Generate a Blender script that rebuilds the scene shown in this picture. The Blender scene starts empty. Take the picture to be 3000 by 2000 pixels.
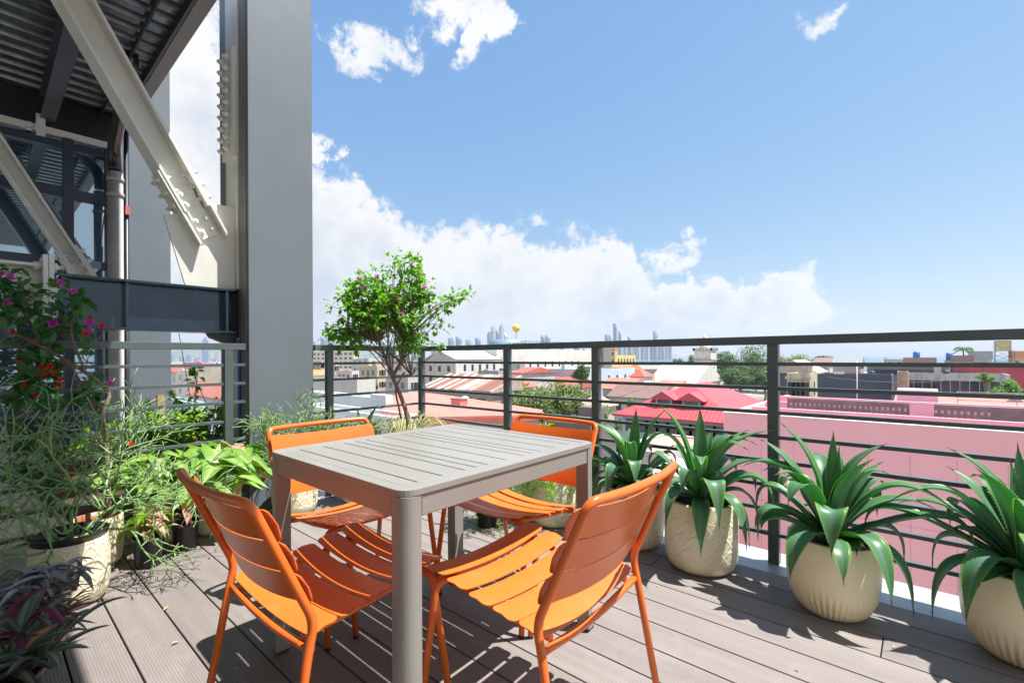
import bpy, math, random
from mathutils import Vector as V, Matrix, Quaternion
PI = math.pi
S = bpy.context.scene
C = S.collection
# ---------------------------------------------------------------- camera
CAMZ = 1.08
yaw = math.atan2(.660, .751)
Fd = V((-math.sin(yaw), math.cos(yaw), 0)); Rt = V((math.cos(yaw), math.sin(yaw), 0)); Up = V((0, 0, 1))
roll = math.radians(-.3)
Rr = Rt*math.cos(roll)+Up*math.sin(roll); Ur = Up*math.cos(roll)-Rt*math.sin(roll)
cd = bpy.data.cameras.new('camera'); cam = bpy.data.objects.new('camera', cd); C.objects.link(cam)
cam.matrix_world = Matrix(((Rr.x, Ur.x, -Fd.x, 0), (Rr.y, Ur.y, -Fd.y, 0), (Rr.z, Ur.z, -Fd.z, CAMZ), (0, 0, 0, 1)))
cd.sensor_width = 36; cd.lens = 1380/3000*36; cd.shift_y = 46/3000; cd.clip_start = .05; cd.clip_end = 60000
S.camera = cam
# ---------------------------------------------------------------- light
SUN = V((.273, .172, .74)).normalized()
sl = bpy.data.lights.new('sun', 'SUN'); sl.energy = 4.2; sl.angle = math.radians(.5); sl.color = (1, .96, .9)
so = bpy.data.objects.new('sun', sl); C.objects.link(so); so.rotation_euler = SUN.to_track_quat('Z', 'Y').to_euler()
S.view_settings.view_transform = 'Standard'; S.view_settings.look = 'None'; S.view_settings.exposure = 1.3; S.view_settings.gamma = 1
S.cycles.use_denoising = True; S.cycles.max_bounces = 8; S.cycles.diffuse_bounces = 4; S.cycles.glossy_bounces = 4
S.cycles.transmission_bounces = 4; S.cycles.volume_bounces = 0; S.cycles.transparent_max_bounces = 8
S.cycles.caustics_reflective = False; S.cycles.caustics_refractive = False; S.cycles.sample_clamp_indirect = 8
# ---------------------------------------------------------------- world: clear sky with a bank of cumulus clouds
W = bpy.data.worlds.new('World'); S.world = W; W.use_nodes = True
wt = W.node_tree; wt.nodes.clear(); wl = wt.links
def wn(t, **k):
    n = wt.nodes.new(t)
    for a, b in k.items(): setattr(n, a, b)
    return n
def wm(op, a, b=None, c=None):
    n = wn('ShaderNodeMath', operation=op)
    for i, v in enumerate((a, b, c)):
        if v is None: continue
        if isinstance(v, (int, float)): n.inputs[i].default_value = v
        else: wl.new(v, n.inputs[i])
    return n.outputs[0]
sky = wn('ShaderNodeTexSky', sky_type='NISHITA'); sky.sun_disc = False
sky.sun_elevation = math.asin(SUN.z); sky.sun_rotation = math.atan2(SUN.x, SUN.y)
sky.air_density = 1.0; sky.dust_density = .5; sky.ozone_density = 2.6; sky.altitude = 20
tc = wn('ShaderNodeTexCoord'); gen = tc.outputs['Generated']
def dot(v):
    n = wn('ShaderNodeVectorMath', operation='DOT_PRODUCT'); wl.new(gen, n.inputs[0]); n.inputs[1].default_value = v; return n.outputs['Value']
az = wm('ARCTAN2', dot(Rt), dot(Fd)); el = wm('ARCSINE', dot((0, 0, 1)))
def noise(scale, detail=8, rough=.6, dist=0, vec=None):
    n = wn('ShaderNodeTexNoise'); n.inputs['Scale'].default_value = scale; n.inputs['Detail'].default_value = detail
    n.inputs['Roughness'].default_value = rough; n.inputs['Distortion'].default_value = dist
    wl.new(vec or gen, n.inputs['Vector']); return n.outputs['Fac']
def vnoise(scale, detail, rough=.6):
    n = wn('ShaderNodeTexNoise'); n.inputs['Scale'].default_value = scale; n.inputs['Detail'].default_value = detail; n.inputs['Roughness'].default_value = rough
    wl.new(gen, n.inputs['Vector']); s = wn('ShaderNodeSeparateXYZ'); wl.new(n.outputs['Color'], s.inputs[0]); return s.outputs
wv = vnoise(5, 9, .62)
azw = wm('ADD', az, wm('MULTIPLY', wm('SUBTRACT', wv[0], .5), .34)); elw = wm('ADD', el, wm('MULTIPLY', wm('SUBTRACT', wv[1], .5), .24))
def blob(px, py, rx, ry, k=1.0):
    a0 = math.atan((px-1500)/1380); e0 = math.atan((1046-py)/1380*math.cos(a0)); c = math.cos(a0)
    ra = rx/1380*c*c; re = ry/1380*c
    x = wm('DIVIDE', wm('SUBTRACT', azw, a0), ra); y = wm('DIVIDE', wm('SUBTRACT', elw, e0), re)
    return wm('MULTIPLY', wm('SUBTRACT', 1, wm('ADD', wm('MULTIPLY', x, x), wm('MULTIPLY', y, y))), k)
m = None
for b in [(560, 560, 330, 640), (820, 800, 330, 340), (1080, 900, 420, 270), (1420, 880, 430, 235), (1700, 900, 240, 190),
          (2040, 880, 330, 90), (1900, 960, 560, 90), (2240, 950, 380, 45, .35), (1290, 50, 150, 50, .36), (1425, 100, 50, 85, .40), (1040, 110, 90, 45, .26), (1180, 130, 120, 34, .22),
          (2420, 60, 90, 40, .2), (2010, 690, 60, 20, .25), (1960, 745, 110, 45, .3), (930, 440, 60, 30, .5)]:
    v = blob(*b); m = v if m is None else wm('MAXIMUM', m, v)
m = wm('MAXIMUM', m, wm('ADD', wm('MULTIPLY', dot(Fd), -1.3), -.25))   # unseen cloud added behind the viewer to raise the fill light
n1 = noise(9, 12, .65, .2); n2 = noise(24, 10, .68); n3 = noise(3.4, 8, .55, .2)
low = wm('MULTIPLY', wm('MAXIMUM', m, -1.2), 1.0)
cov = wm('ADD', low, wm('ADD', wm('MULTIPLY', wm('SUBTRACT', n1, .56), 1.5), wm('MULTIPLY', wm('SUBTRACT', n2, .5), 1.25)))
mr = wn('ShaderNodeMapRange', interpolation_type='SMOOTHSTEP'); wl.new(cov, mr.inputs['Value']); mr.inputs['From Min'].default_value = -.06; mr.inputs['From Max'].default_value = .24
edge = wn('ShaderNodeMath', operation='MULTIPLY_ADD'); edge.use_clamp = True; wl.new(m, edge.inputs[0]); edge.inputs[1].default_value = .9; edge.inputs[2].default_value = .74
mask = wm('MULTIPLY', mr.outputs[0], edge.outputs[0])
# shaded undersides: denser cores, lower elevation
ms = wn('ShaderNodeMapRange', interpolation_type='SMOOTHSTEP'); wl.new(wm('ADD', wm('MULTIPLY', cov, .35), n3), ms.inputs['Value'])
ms.inputs['From Min'].default_value = .64; ms.inputs['From Max'].default_value = 1.05
cc = wn('ShaderNodeMixRGB'); cc.inputs[1].default_value = (1, 1, 1, 1); cc.inputs[2].default_value = (.66, .72, .82, 1); wl.new(ms.outputs[0], cc.inputs[0])
b1 = wn('ShaderNodeBackground'); b1.inputs[1].default_value = .082
# measured colours of this sky: each channel keeps the physical sky's shape with a softer range
ss = wn('ShaderNodeSeparateXYZ'); wl.new(sky.outputs[0], ss.inputs[0]); cx_ = wn('ShaderNodeCombineXYZ')
for k_, (r0, T, g) in enumerate(((1.548, 1.205, .90), (2.25, 2.18, .62), (3.79, 3.85, .30))):
    wl.new(wm('MULTIPLY', wm('POWER', wm('DIVIDE', ss.outputs[k_], r0), g), T), cx_.inputs[k_])
wl.new(cx_.outputs[0], b1.inputs[0])
b2 = wn('ShaderNodeBackground'); wl.new(cc.outputs[0], b2.inputs[0]); b2.inputs[1].default_value = .40
mx = wn('ShaderNodeMixShader'); wl.new(mask, mx.inputs[0]); wl.new(b1.outputs[0], mx.inputs[1]); wl.new(b2.outputs[0], mx.inputs[2])
wo = wn('ShaderNodeOutputWorld'); wl.new(mx.outputs[0], wo.inputs[0])
W.cycles.sampling_method = 'MANUAL'; W.cycles.sample_map_resolution = 512
# ---------------------------------------------------------------- materials
MATS = {}
def nodes(name):
    m = bpy.data.materials.new(name); m.use_nodes = True
    t = m.node_tree; return m, t, t.nodes['Principled BSDF'], t.links
def mth(t, op, a, b=None):
    n = t.nodes.new('ShaderNodeMath'); n.operation = op
    for i, v in enumerate((a, b)):
        if v is None: continue
        if isinstance(v, (int, float)): n.inputs[i].default_value = v
        else: t.links.new(v, n.inputs[i])
    return n.outputs[0]
def nz(t, scale, detail=5, rough=.6, coord='Object', stretch=None):
    c = t.nodes.new('ShaderNodeTexCoord'); n = t.nodes.new('ShaderNodeTexNoise')
    src = c.outputs[coord]
    if stretch:
        mp = t.nodes.new('ShaderNodeMapping'); mp.inputs['Scale'].default_value = stretch; t.links.new(src, mp.inputs[0]); src = mp.outputs[0]
    t.links.new(src, n.inputs['Vector']); n.inputs['Scale'].default_value = scale; n.inputs['Detail'].default_value = detail; n.inputs['Roughness'].default_value = rough
    return n.outputs['Fac']
def ramp(t, fac, stops):
    r = t.nodes.new('ShaderNodeValToRGB'); t.links.new(fac, r.inputs[0]); e = r.color_ramp.elements
    while len(e) < len(stops): e.new(.5)
    for i, (p, c) in enumerate(stops): e[i].position = p; e[i].color = (*c, 1) if len(c) == 3 else c
    return r.outputs[0]
def mixc(t, fac, a, b, mode='MIX'):
    n = t.nodes.new('ShaderNodeMixRGB'); n.blend_type = mode
    for i, v in enumerate((fac, a, b)):
        if isinstance(v, (int, float)): n.inputs[i].default_value = v
        elif isinstance(v, tuple): n.inputs[i].default_value = (*v, 1)
        else: t.links.new(v, n.inputs[i])
    return n.outputs[0]
def bump(t, P, h, s, d=.01):
    b = t.nodes.new('ShaderNodeBump'); b.inputs['Strength'].default_value = s; b.inputs['Distance'].default_value = d
    t.links.new(h, b.inputs['Height']); t.links.new(b.outputs[0], P.inputs['Normal'])
def M(name, col, rough=.55, metal=0, var=.15, scale=3, bs=.1, bsc=60, spec=.5, stain=0, stretch=None, bd=.004, sss=0, coat=0):
    if name in MATS: return MATS[name]
    m, t, P, L = nodes(name)
    f = nz(t, scale, 6, .65, stretch=stretch)
    lo = tuple(max(0, c*(1-var)) for c in col); hi = tuple(min(1, c*(1+var)) for c in col)
    c = ramp(t, f, [(.3, lo), (.7, hi)])
    if stain:
        g = ramp(t, nz(t, scale*2.3, 8, .75, stretch=(1, 1, .25)), [(.48, (0, 0, 0)), (.72, (1, 1, 1))])
        c = mixc(t, mth(t, 'MULTIPLY', g, stain), c, (.12, .11, .09))
    L.new(c, P.inputs['Base Color']); P.inputs['Roughness'].default_value = rough; P.inputs['Metallic'].default_value = metal
    P.inputs['Specular IOR Level'].default_value = spec; P.inputs['Coat Weight'].default_value = coat
    if bs: bump(t, P, nz(t, bsc, 4), bs, bd)
    MATS[name] = m; return m
def leafmat(name, stops, rough=.4, trans=.35, tcol=None, coord='uv', stripe=False, scale=9):
    """leaf: colour across the blade from UV u (0 edge, 1 rib), some light let through"""
    m, t, P, L = nodes(name)
    f = nz(t, scale, 4)
    if stripe:
        uv = t.nodes.new('ShaderNodeUVMap'); s = t.nodes.new('ShaderNodeSeparateXYZ'); L.new(uv.outputs[0], s.inputs[0])
        w = mth(t, 'ABSOLUTE', mth(t, 'SUBTRACT', s.outputs[0], .5)); c = ramp(t, mth(t, 'MULTIPLY', w, 2), stops)
        c = mixc(t, .35, c, ramp(t, f, [(.3, (.45, .45, .45)), (.7, (1, 1, 1))]), 'MULTIPLY')
        if 'agave' in name:
            sc2 = ramp(t, nz(t, 38, 6, .8), [(.64, (0, 0, 0)), (.70, (1, 1, 1))]); c = mixc(t, mth(t, 'MULTIPLY', sc2, .45), c, (.42, .42, .26))
            bl2 = ramp(t, nz(t, 7, 5, .7), [(.45, (0, 0, 0)), (.7, (1, 1, 1))]); c = mixc(t, mth(t, 'MULTIPLY', bl2, .28), c, (.22, .33, .27))
            c = mixc(t, ramp(t, s.outputs[1], [(.90, (0, 0, 0)), (.965, (1, 1, 1))]), c, (.20, .12, .07))
    else: c = ramp(t, f, stops)
    L.new(c, P.inputs['Base Color']); P.inputs['Roughness'].default_value = rough
    if trans:
        tr = t.nodes.new('ShaderNodeBsdfTranslucent'); mx = t.nodes.new('ShaderNodeMixShader'); mx.inputs[0].default_value = trans
        c2 = mixc(t, 1.0, c, tcol or (1.6, 1.9, .6), 'MULTIPLY'); L.new(c2, tr.inputs[0])
        out = t.nodes['Material Output']; L.new(P.outputs[0], mx.inputs[1]); L.new(tr.outputs[0], mx.inputs[2]); L.new(mx.outputs[0], out.inputs[0])
    MATS[name] = m; return m
# ---------------------------------------------------------------- mesh helpers
class MB:
    def __init__(s): s.v = []; s.f = []; s.uv = []; s.sm = []
    def face(s, idx, smooth=False, uv=None): s.f.append(tuple(idx)); s.sm.append(smooth); s.uv.append(uv)
    def box(s, x0, x1, y0, y1, z0, z1, rot=None, org=None):
        n = len(s.v); P = [V((x, y, z)) for z in (z0, z1) for y in (y0, y1) for x in (x0, x1)]
        if rot is not None:
            o = V(org) if org else V((0, 0, 0)); P = [rot @ p + o for p in P]
        s.v += P
        for q in ((0, 2, 3, 1), (4, 5, 7, 6), (0, 1, 5, 4), (2, 6, 7, 3), (0, 4, 6, 2), (1, 3, 7, 5)): s.face([n+i for i in q])
        return s
    def beam(s, a, b, w, h, up=(0, 0, 1)):
        a = V(a); b = V(b); d = (b-a); L = d.length; d.normalize(); x = d.cross(V(up))
        if x.length < 1e-4: x = V((1, 0, 0))
        x.normalize(); u = x.cross(d); n = len(s.v)
        for p in (a, b):
            for sx, su in ((-1, -1), (1, -1), (1, 1), (-1, 1)): s.v.append(p+x*(sx*w/2)+u*(su*h/2))
        for q in ((0, 1, 2, 3), (7, 6, 5, 4), (0, 4, 5, 1), (1, 5, 6, 2), (2, 6, 7, 3), (3, 7, 4, 0)): s.face([n+i for i in q])
        return s
    def tube(s, pts, r, k=8, closed=False, cap=True):
        pts = [V(p) for p in pts]; N = len(pts); n = len(s.v)
        rs = r if isinstance(r, (list, tuple)) else [r]*N
        t0 = (pts[1]-pts[0]).normalized(); a = t0.orthogonal().normalized(); prev = t0
        for i, p in enumerate(pts):
            t = (pts[(i+1) % N]-pts[i-1]) if closed else (pts[min(i+1, N-1)]-pts[max(i-1, 0)])
            if t.length < 1e-9: t = prev.copy()
            t.normalize(); q = prev.rotation_difference(t); a = q @ a; prev = t; b = t.cross(a)
            for j in range(k):
                th = 2*PI*j/k; s.v.append(p+(a*math.cos(th)+b*math.sin(th))*rs[i])
        for i in range(N if closed else N-1):
            o = n+i*k; o2 = n+((i+1) % N)*k
            for j in range(k): s.face((o+j, o+(j+1) % k, o2+(j+1) % k, o2+j), True)
        if cap and not closed:
            s.face([n+j for j in range(k)][::-1]); s.face([n+(N-1)*k+j for j in range(k)])
        return s
    def lathe(s, prof, k=48, fn=None, org=(0, 0, 0), cap=True):
        n = len(s.v); o = V(org)
        for i, (r, z) in enumerate(prof):
            for j in range(k):
                th = 2*PI*j/k; rr = fn(r, z, th) if fn else r; s.v.append(o+V((rr*math.cos(th), rr*math.sin(th), z)))
        for i in range(len(prof)-1):
            for j in range(k): s.face((n+i*k+j, n+i*k+(j+1) % k, n+(i+1)*k+(j+1) % k, n+(i+1)*k+j), True)
        if cap: s.face([n+j for j in range(k)][::-1]); s.face([n+(len(prof)-1)*k+j for j in range(k)])
        return s
    def prism(s, poly, z0, z1, mp):
        """extrude 2D polygon; mp(u,v,w)->point"""
        n = len(s.v); k = len(poly)
        for w in (z0, z1):
            for u, v in poly: s.v.append(V(mp(u, v, w)))
        s.face(list(range(n, n+k))[::-1]); s.face(list(range(n+k, n+2*k)))
        for i in range(k): s.face((n+i, n+(i+1) % k, n+k+(i+1) % k, n+k+i))
        return s
    def blade(s, pts, ws, side=None, fold=.25, uvm=True, thick=0, prof=None, up=None):
        """leaf blade along pts with half-widths ws; folded or cupped across"""
        pts = [V(p) for p in pts]; N = len(pts); n = len(s.v); cs = prof or [(-1, 1), (0, 0), (1, 1)]; K = len(cs)
        for i, p in enumerate(pts):
            t = (pts[min(i+1, N-1)]-pts[max(i-1, 0)]).normalized()
            sd = side - t*side.dot(t) if side is not None else t.cross(up or V((0, 0, 1)))
            if sd.length < 1e-5: sd = t.orthogonal()
            sd.normalize(); nn = sd.cross(t)
            if side is None and nn.z < 0: nn = -nn
            w = ws[i]
            for u, h in cs: s.v.append(p+sd*(u*w)+nn*(h*w*fold))
        for i in range(N-1):
            for j in range(K-1):
                a = n+i*K+j; v0 = i/(N-1); v1 = (i+1)/(N-1); u0 = j/(K-1); u1 = (j+1)/(K-1)
                s.face((a, a+1, a+K+1, a+K), True, ((u0, v0), (u1, v0), (u1, v1), (u0, v1)))
        return s
    def leaf(s, p, d, nrm, L, w, fold=.3, bend=.25, shape='oval'):
        """small leaf of 6 faces"""
        d = d.normalized(); sd = d.cross(nrm)
        if sd.length < 1e-4: sd = d.orthogonal()
        sd.normalize(); nn = sd.cross(d).normalized()
        if shape == 'oval': pr = [(0, .05), (.3, .85), (.6, .95), (1, .02)]
        elif shape == 'heart': pr = [(-.12, .45), (.1, 1), (.45, .9), (1, .02)]
        elif shape == 'arrow': pr = [(-.3, .75), (.02, 1), (.35, .62), (1, .02)]
        else: pr = [(0, .1), (.25, .9), (.6, .7), (1, .02)]
        pts = []; ws = []
        for a, b in pr: pts.append(p+d*(a*L)-nn*(bend*L*a*a)); ws.append(b*w/2)
        n = len(s.v)
        for q, ww in zip(pts, ws):
            s.v += [q-sd*ww+nn*(ww*fold), q+V((0, 0, 0)), q+sd*ww+nn*(ww*fold)]
        if shape == 'arrow': s.v[n+1] = p+d*(.02*L)
        if shape == 'heart': s.v[n+1] = p+d*(.03*L)
        for i in range(3):
            for j in range(2):
                a = n+i*3+j; u0 = j/2; v0 = i/3; s.face((a, a+1, a+4, a+3), True, ((u0, v0), (u0+.5, v0), (u0+.5, v0+.33), (u0, v0+.33)))
        return s
    def build(s, name, mat, parent=None, loc=None, bevel=0, smooth=None):
        me = bpy.data.meshes.new(name); me.from_pydata([tuple(v) for v in s.v], [], s.f)
        me.polygons.foreach_set('use_smooth', [bool(x) if smooth is None else smooth for x in s.sm])
        if any(u is not None for u in s.uv):
            ul = me.uv_layers.new(name='UVMap'); flat = []
            for f, u in zip(s.f, s.uv):
                for i in range(len(f)): flat += (u[i] if u else (.5, .5))
            ul.data.foreach_set('uv', flat)
        if mat: me.materials.append(mat)
        o = bpy.data.objects.new(name, me); C.objects.link(o)
        if parent: o.parent = parent
        if loc: o.location = loc
        if bevel:
            b = o.modifiers.new('bevel', 'BEVEL'); b.width = bevel; b.segments = 2; b.limit_method = 'ANGLE'; b.angle_limit = .6
            b.harden_normals = False
        return o
def thing(name, label, cat, loc=(0, 0, 0), rz=0, group=None):
    o = bpy.data.objects.new(name, None); C.objects.link(o); o.location = loc; o.rotation_euler = (0, 0, rz)
    o.empty_display_size = .1
    return tag(o, label, cat, group)
def tag(o, label, cat, group=None):
    o['label'] = label; o['category'] = cat
    if group: o['group'] = group
    return o
def struct(o, kind='structure'): o['kind'] = kind; return o
def copy_tree(o, parent=None):
    c = o.copy(); C.objects.link(c); c.parent = parent
    for ch in [x for x in list(C.objects) if x.parent == o]: copy_tree(ch, c)
    return c
def lerp(a, b, t): return a+(b-a)*t
def bez(p0, p1, p2, n):
    p0, p1, p2 = V(p0), V(p1), V(p2)
    return [p0*(1-t)**2+p1*2*t*(1-t)+p2*t*t for t in [i/n for i in range(n+1)]]
def smooth_path(P, n=6):
    """catmull-rom through points"""
    P = [V(p) for p in P]; Q = [P[0]]+P+[P[-1]]; out = []
    for i in range(1, len(Q)-2):
        for k in range(n):
            t = k/n; a, b, c, d = Q[i-1], Q[i], Q[i+1], Q[i+2]
            out.append(.5*((2*b)+(c-a)*t+(2*a-5*b+4*c-d)*t*t+(-a+3*b-3*c+d)*t**3))
    out.append(P[-1]); return out
def fillet(P, r=.03, n=5):
    P = [V(p) for p in P]; out = [P[0]]
    for i in range(1, len(P)-1):
        a = (P[i-1]-P[i]); b = (P[i+1]-P[i]); rr = min(r, a.length*.49, b.length*.49)
        out += bez(P[i]+a.normalized()*rr, P[i], P[i]+b.normalized()*rr, n)
    out.append(P[-1]); return out
def at(px, py, d):
    """world point that stands d metres in front of the terrace, seen along one direction"""
    return V((0, 0, CAMZ))+(Fd+Rr*((px-1500)/1380)-Ur*((py-1046)/1380))*d
R = random.Random(7)
# ================================================================ materials
deckm, t, P, L = nodes('composite decking')
gi = t.nodes.new('ShaderNodeNewGeometry')
base = ramp(t, gi.outputs['Random Per Island'], [(0, (.222, .194, .184)), (1, (.275, .244, .232))])
f = ramp(t, nz(t, 5, 8, .7, stretch=(.25, 3, 1)), [(.3, (.78, .78, .78)), (.75, (1.1, 1.1, 1.1))])
c = mixc(t, 1, base, f, 'MULTIPLY')
dust = ramp(t, nz(t, 2.2, 9, .75), [(.52, (0, 0, 0)), (.75, (1, 1, 1))])
c = mixc(t, mth(t, 'MULTIPLY', dust, .38), c, (.40, .37, .35))
wet = ramp(t, nz(t, 1.3, 10, .8), [(.55, (0, 0, 0)), (.66, (1, 1, 1))]); c = mixc(t, mth(t, 'MULTIPLY', wet, .22), c, (.12, .10, .095))
speck = ramp(t, nz(t, 60, 2, .5), [(.76, (0, 0, 0)), (.79, (1, 1, 1))]); c = mixc(t, mth(t, 'MULTIPLY', speck, .4), c, (.6, .56, .5))
co = t.nodes.new('ShaderNodeTexCoord'); sp = t.nodes.new('ShaderNodeSeparateXYZ'); L.new(co.outputs['Object'], sp.inputs[0])
gr = mth(t, 'SINE', mth(t, 'MULTIPLY', sp.outputs[1], 2*PI/.0089))
gm = mth(t, 'ADD', mth(t, 'MULTIPLY', gr, .5), .5)
c = mixc(t, mth(t, 'MULTIPLY', mth(t, 'POWER', gm, 2.5), .42), c, (.10, .085, .079))
L.new(c, P.inputs['Base Color']); P.inputs['Roughness'].default_value = .62
bump(t, P, mth(t, 'ADD', mth(t, 'MULTIPLY', gm, -.8), nz(t, 90, 3)), .35, .002)
orange = M('orange powder coat', (.70, .145, .020), .3, 0, .07, 8, .05, 300, bd=.001)
orange_dusty, t, P, L = nodes('orange powder coat dusty')
dm = ramp(t, nz(t, 9, 8, .75), [(.5, (0, 0, 0)), (.8, (1, 1, 1))])
L.new(mixc(t, mth(t, 'MULTIPLY', dm, .16), (.72, .16, .022), (.8, .42, .2)), P.inputs['Base Color']); P.inputs['Roughness'].default_value = .42
tablem = M('taupe powder coat', (.262, .252, .232), .42, 0, .05, 4, .06, 400, bd=.001)
t = tablem.node_tree; P = t.nodes['Principled BSDF']; src = P.inputs['Base Color'].links[0].from_socket
sm = ramp(t, nz(t, 3.5, 9, .78), [(.5, (0, 0, 0)), (.72, (1, 1, 1))]); t.links.new(mixc(t, mth(t, 'MULTIPLY', sm, .16), src, (.40, .39, .37)), P.inputs['Base Color'])
t.links.new(mth(t, 'ADD', mth(t, 'MULTIPLY', sm, .25), .34), P.inputs['Roughness'])
rubber = M('black rubber', (.02, .02, .022), .6)
railm = M('dark green grey rail paint', (.085, .108, .112), .36, 0, .15, 7, .12, 40)
greym = M('grey steel paint', (.135, .160, .182), .45, 0, .07, 2.2, .18, 7, bd=.006)
# scuffs on the grey paint
t = greym.node_tree; P = t.nodes['Principled BSDF']; src = P.inputs['Base Color'].links[0].from_socket
sc_ = ramp(t, nz(t, 9, 10, .8, stretch=(1, 1, 2.5)), [(.66, (0, 0, 0)), (.70, (1, 1, 1))])
t.links.new(mixc(t, mth(t, 'MULTIPLY', sc_, .35), src, (.5, .53, .55)), P.inputs['Base Color'])
greyside = M('grey brown steel paint', (.20, .20, .185), .5, 0, .12, 3, .15, 30)
whitem = M('off white steel paint', (.68, .68, .62), .42, 0, .06, 3, .08, 40, stain=.06)
darkbeam = M('dark blue gloss paint', (.018, .038, .058), .12, .5, .2, 5, .5, 7, bd=.010, coat=.3)
ceilm = M('galvanised deck sheet', (.16, .175, .19), .3, .75, .35, 3, .15, 20, stretch=(1, 3, 1))
darkm = M('dark steel', (.03, .034, .04), .4, .2, .2, 5)
joistm = M('grey joist paint', (.10, .10, .12), .4, .2, .15, 3)
framem = M('blue grey window frame', (.035, .05, .075), .35)
pvc = M('aged white pipe', (.45, .43, .39), .5, 0, .12, 6, .1, 50, stain=.25)
flash = M('pale metal flashing', (.44, .455, .47), .4, .2, .12, 6, .15, 60, stain=.12)
blackpl = M('black nursery plastic', (.018, .018, .02), .35, 0, .3, 8, .1, 40)
terra = M('terracotta plastic', (.33, .095, .05), .45, 0, .15, 8)
clay = M('tan clay', (.55, .30, .16), .7, 0, .15, 8)
soil = M('potting soil', (.035, .024, .018), .95, 0, .6, 60, 1, 120, bd=.01)
cream = M('cream glazed pot', (.84, .76, .52), .33, 0, .05, 5, .06, 30, stain=.05)
bark = M('grey brown bark', (.20, .145, .11), .85, 0, .3, 30, .6, 90)
wood = M('weathered planter wood', (.17, .11, .075), .8, 0, .3, 6, .4, 50, stretch=(1, 8, 8))
bluecable = M('blue cable sheath', (.01, .12, .45), .4)
# cream pot with raised loop pattern
creamp, t, P, L = nodes('cream pot with raised loop pattern')
co = t.nodes.new('ShaderNodeTexCoord'); sp = t.nodes.new('ShaderNodeSeparateXYZ'); L.new(co.outputs['Object'], sp.inputs[0])
ang = mth(t, 'ARCTAN2', sp.outputs[1], sp.outputs[0]); u = mth(t, 'MULTIPLY', ang, 8)
vv = mth(t, 'DIVIDE', sp.outputs[2], .066); fr = mth(t, 'FRACT', vv); fl = mth(t, 'FLOOR', vv)
u = mth(t, 'ADD', u, mth(t, 'MULTIPLY', fl, PI/2))
def wave(sgn, ph):
    s = mth(t, 'SINE', mth(t, 'ADD', u, ph)); w = mth(t, 'ADD', mth(t, 'MULTIPLY', s, .44*sgn), .5)
    cs = mth(t, 'ABSOLUTE', mth(t, 'COSINE', mth(t, 'ADD', u, ph)))
    d = mth(t, 'ABSOLUTE', mth(t, 'SUBTRACT', fr, w)); return mth(t, 'DIVIDE', d, mth(t, 'ADD', .75, mth(t, 'MULTIPLY', cs, .9)))
d = mth(t, 'MINIMUM', wave(1, 0), wave(-1, 0)); d = mth(t, 'MINIMUM', d, mth(t, 'ABSOLUTE', mth(t, 'SUBTRACT', fr, .0)))
zm = mth(t, 'MULTIPLY', mth(t, 'GREATER_THAN', sp.outputs[2], .055), mth(t, 'LESS_THAN', sp.outputs[2], .283))
ln = mth(t, 'MULTIPLY', ramp(t, d, [(.035, (1, 1, 1)), (.085, (0, 0, 0))]), zm)
c = ramp(t, nz(t, 6), [(.3, (.74, .66, .44)), (.7, (.83, .75, .51))])
L.new(mixc(t, mth(t, 'MULTIPLY', ln, .75), c, (.92, .87, .70)), P.inputs['Base Color']); P.inputs['Roughness'].default_value = .34; bump(t, P, ln, .7, .004)
agave = leafmat('agave leaf', [(0, (.17, .30, .21)), (.35, (.10, .26, .13)), (.93, (.11, .32, .07)), (1, (.44, .52, .20))], .36, .32, (1.0, 2.2, .4), stripe=True)
spine = M('agave spine', (.06, .03, .02), .5)
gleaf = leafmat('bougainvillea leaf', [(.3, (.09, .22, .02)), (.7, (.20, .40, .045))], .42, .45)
dleaf = leafmat('shade painted bougainvillea leaf', [(.3, (.04, .13, .045)), (.7, (.08, .23, .06))], .45, .35)  # darker copy of the leaf colour, shade of the left bush painted in
limeleaf = leafmat('lime vine leaf', [(.3, (.12, .28, .02)), (.7, (.30, .46, .05))], .45, .4, (1.3, 1.5, .5))
syng = leafmat('pale arrowhead leaf', [(0, (.52, .62, .30)), (.3, (.30, .48, .10)), (.75, (.22, .42, .06)), (1, (.14, .34, .05))], .4, .4, (1.2, 1.4, .6), stripe=True)
syngp = leafmat('pink arrowhead leaf', [(.2, (.55, .28, .22)), (.8, (.62, .42, .30))], .5, .35, (1.3, 1.1, .9))
pencil = leafmat('pencil stem green', [(.3, (.15, .29, .10)), (.7, (.31, .46, .18))], .45, .1, scale=14)
fern = leafmat('asparagus fern needles', [(.3, (.10, .26, .02)), (.7, (.26, .46, .05))], .5, .45)
grassm = leafmat('striped grass blades', [(.3, (.30, .34, .14)), (.7, (.60, .58, .36))], .5, .35, (1.3, 1.3, .8))
trad = leafmat('striped wandering leaf', [(0, (.16, .24, .14)), (.25, (.30, .36, .24)), (.45, (.07, .13, .08)), (.85, (.09, .14, .10)), (1, (.24, .07, .16))], .4, .3, (1.3, 1.2, 1.0), stripe=True)
purple = leafmat('purple underside leaf', [(.3, (.10, .016, .04)), (.7, (.20, .035, .10))], .38, .3, (2, .6, 1.0))
dryleaf = leafmat('dry curled leaf', [(.3, (.14, .10, .075)), (.7, (.34, .28, .21))], .7, .25, (1.1, 1, .8))
magenta = leafmat('magenta bract', [(.3, (.50, .05, .36)), (.7, (.72, .16, .56))], .5, .45, (1.3, .8, 1.2))
redf = leafmat('red bract', [(.3, (.50, .03, .015)), (.7, (.72, .08, .03))], .5, .4, (1.4, .8, .6))
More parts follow.
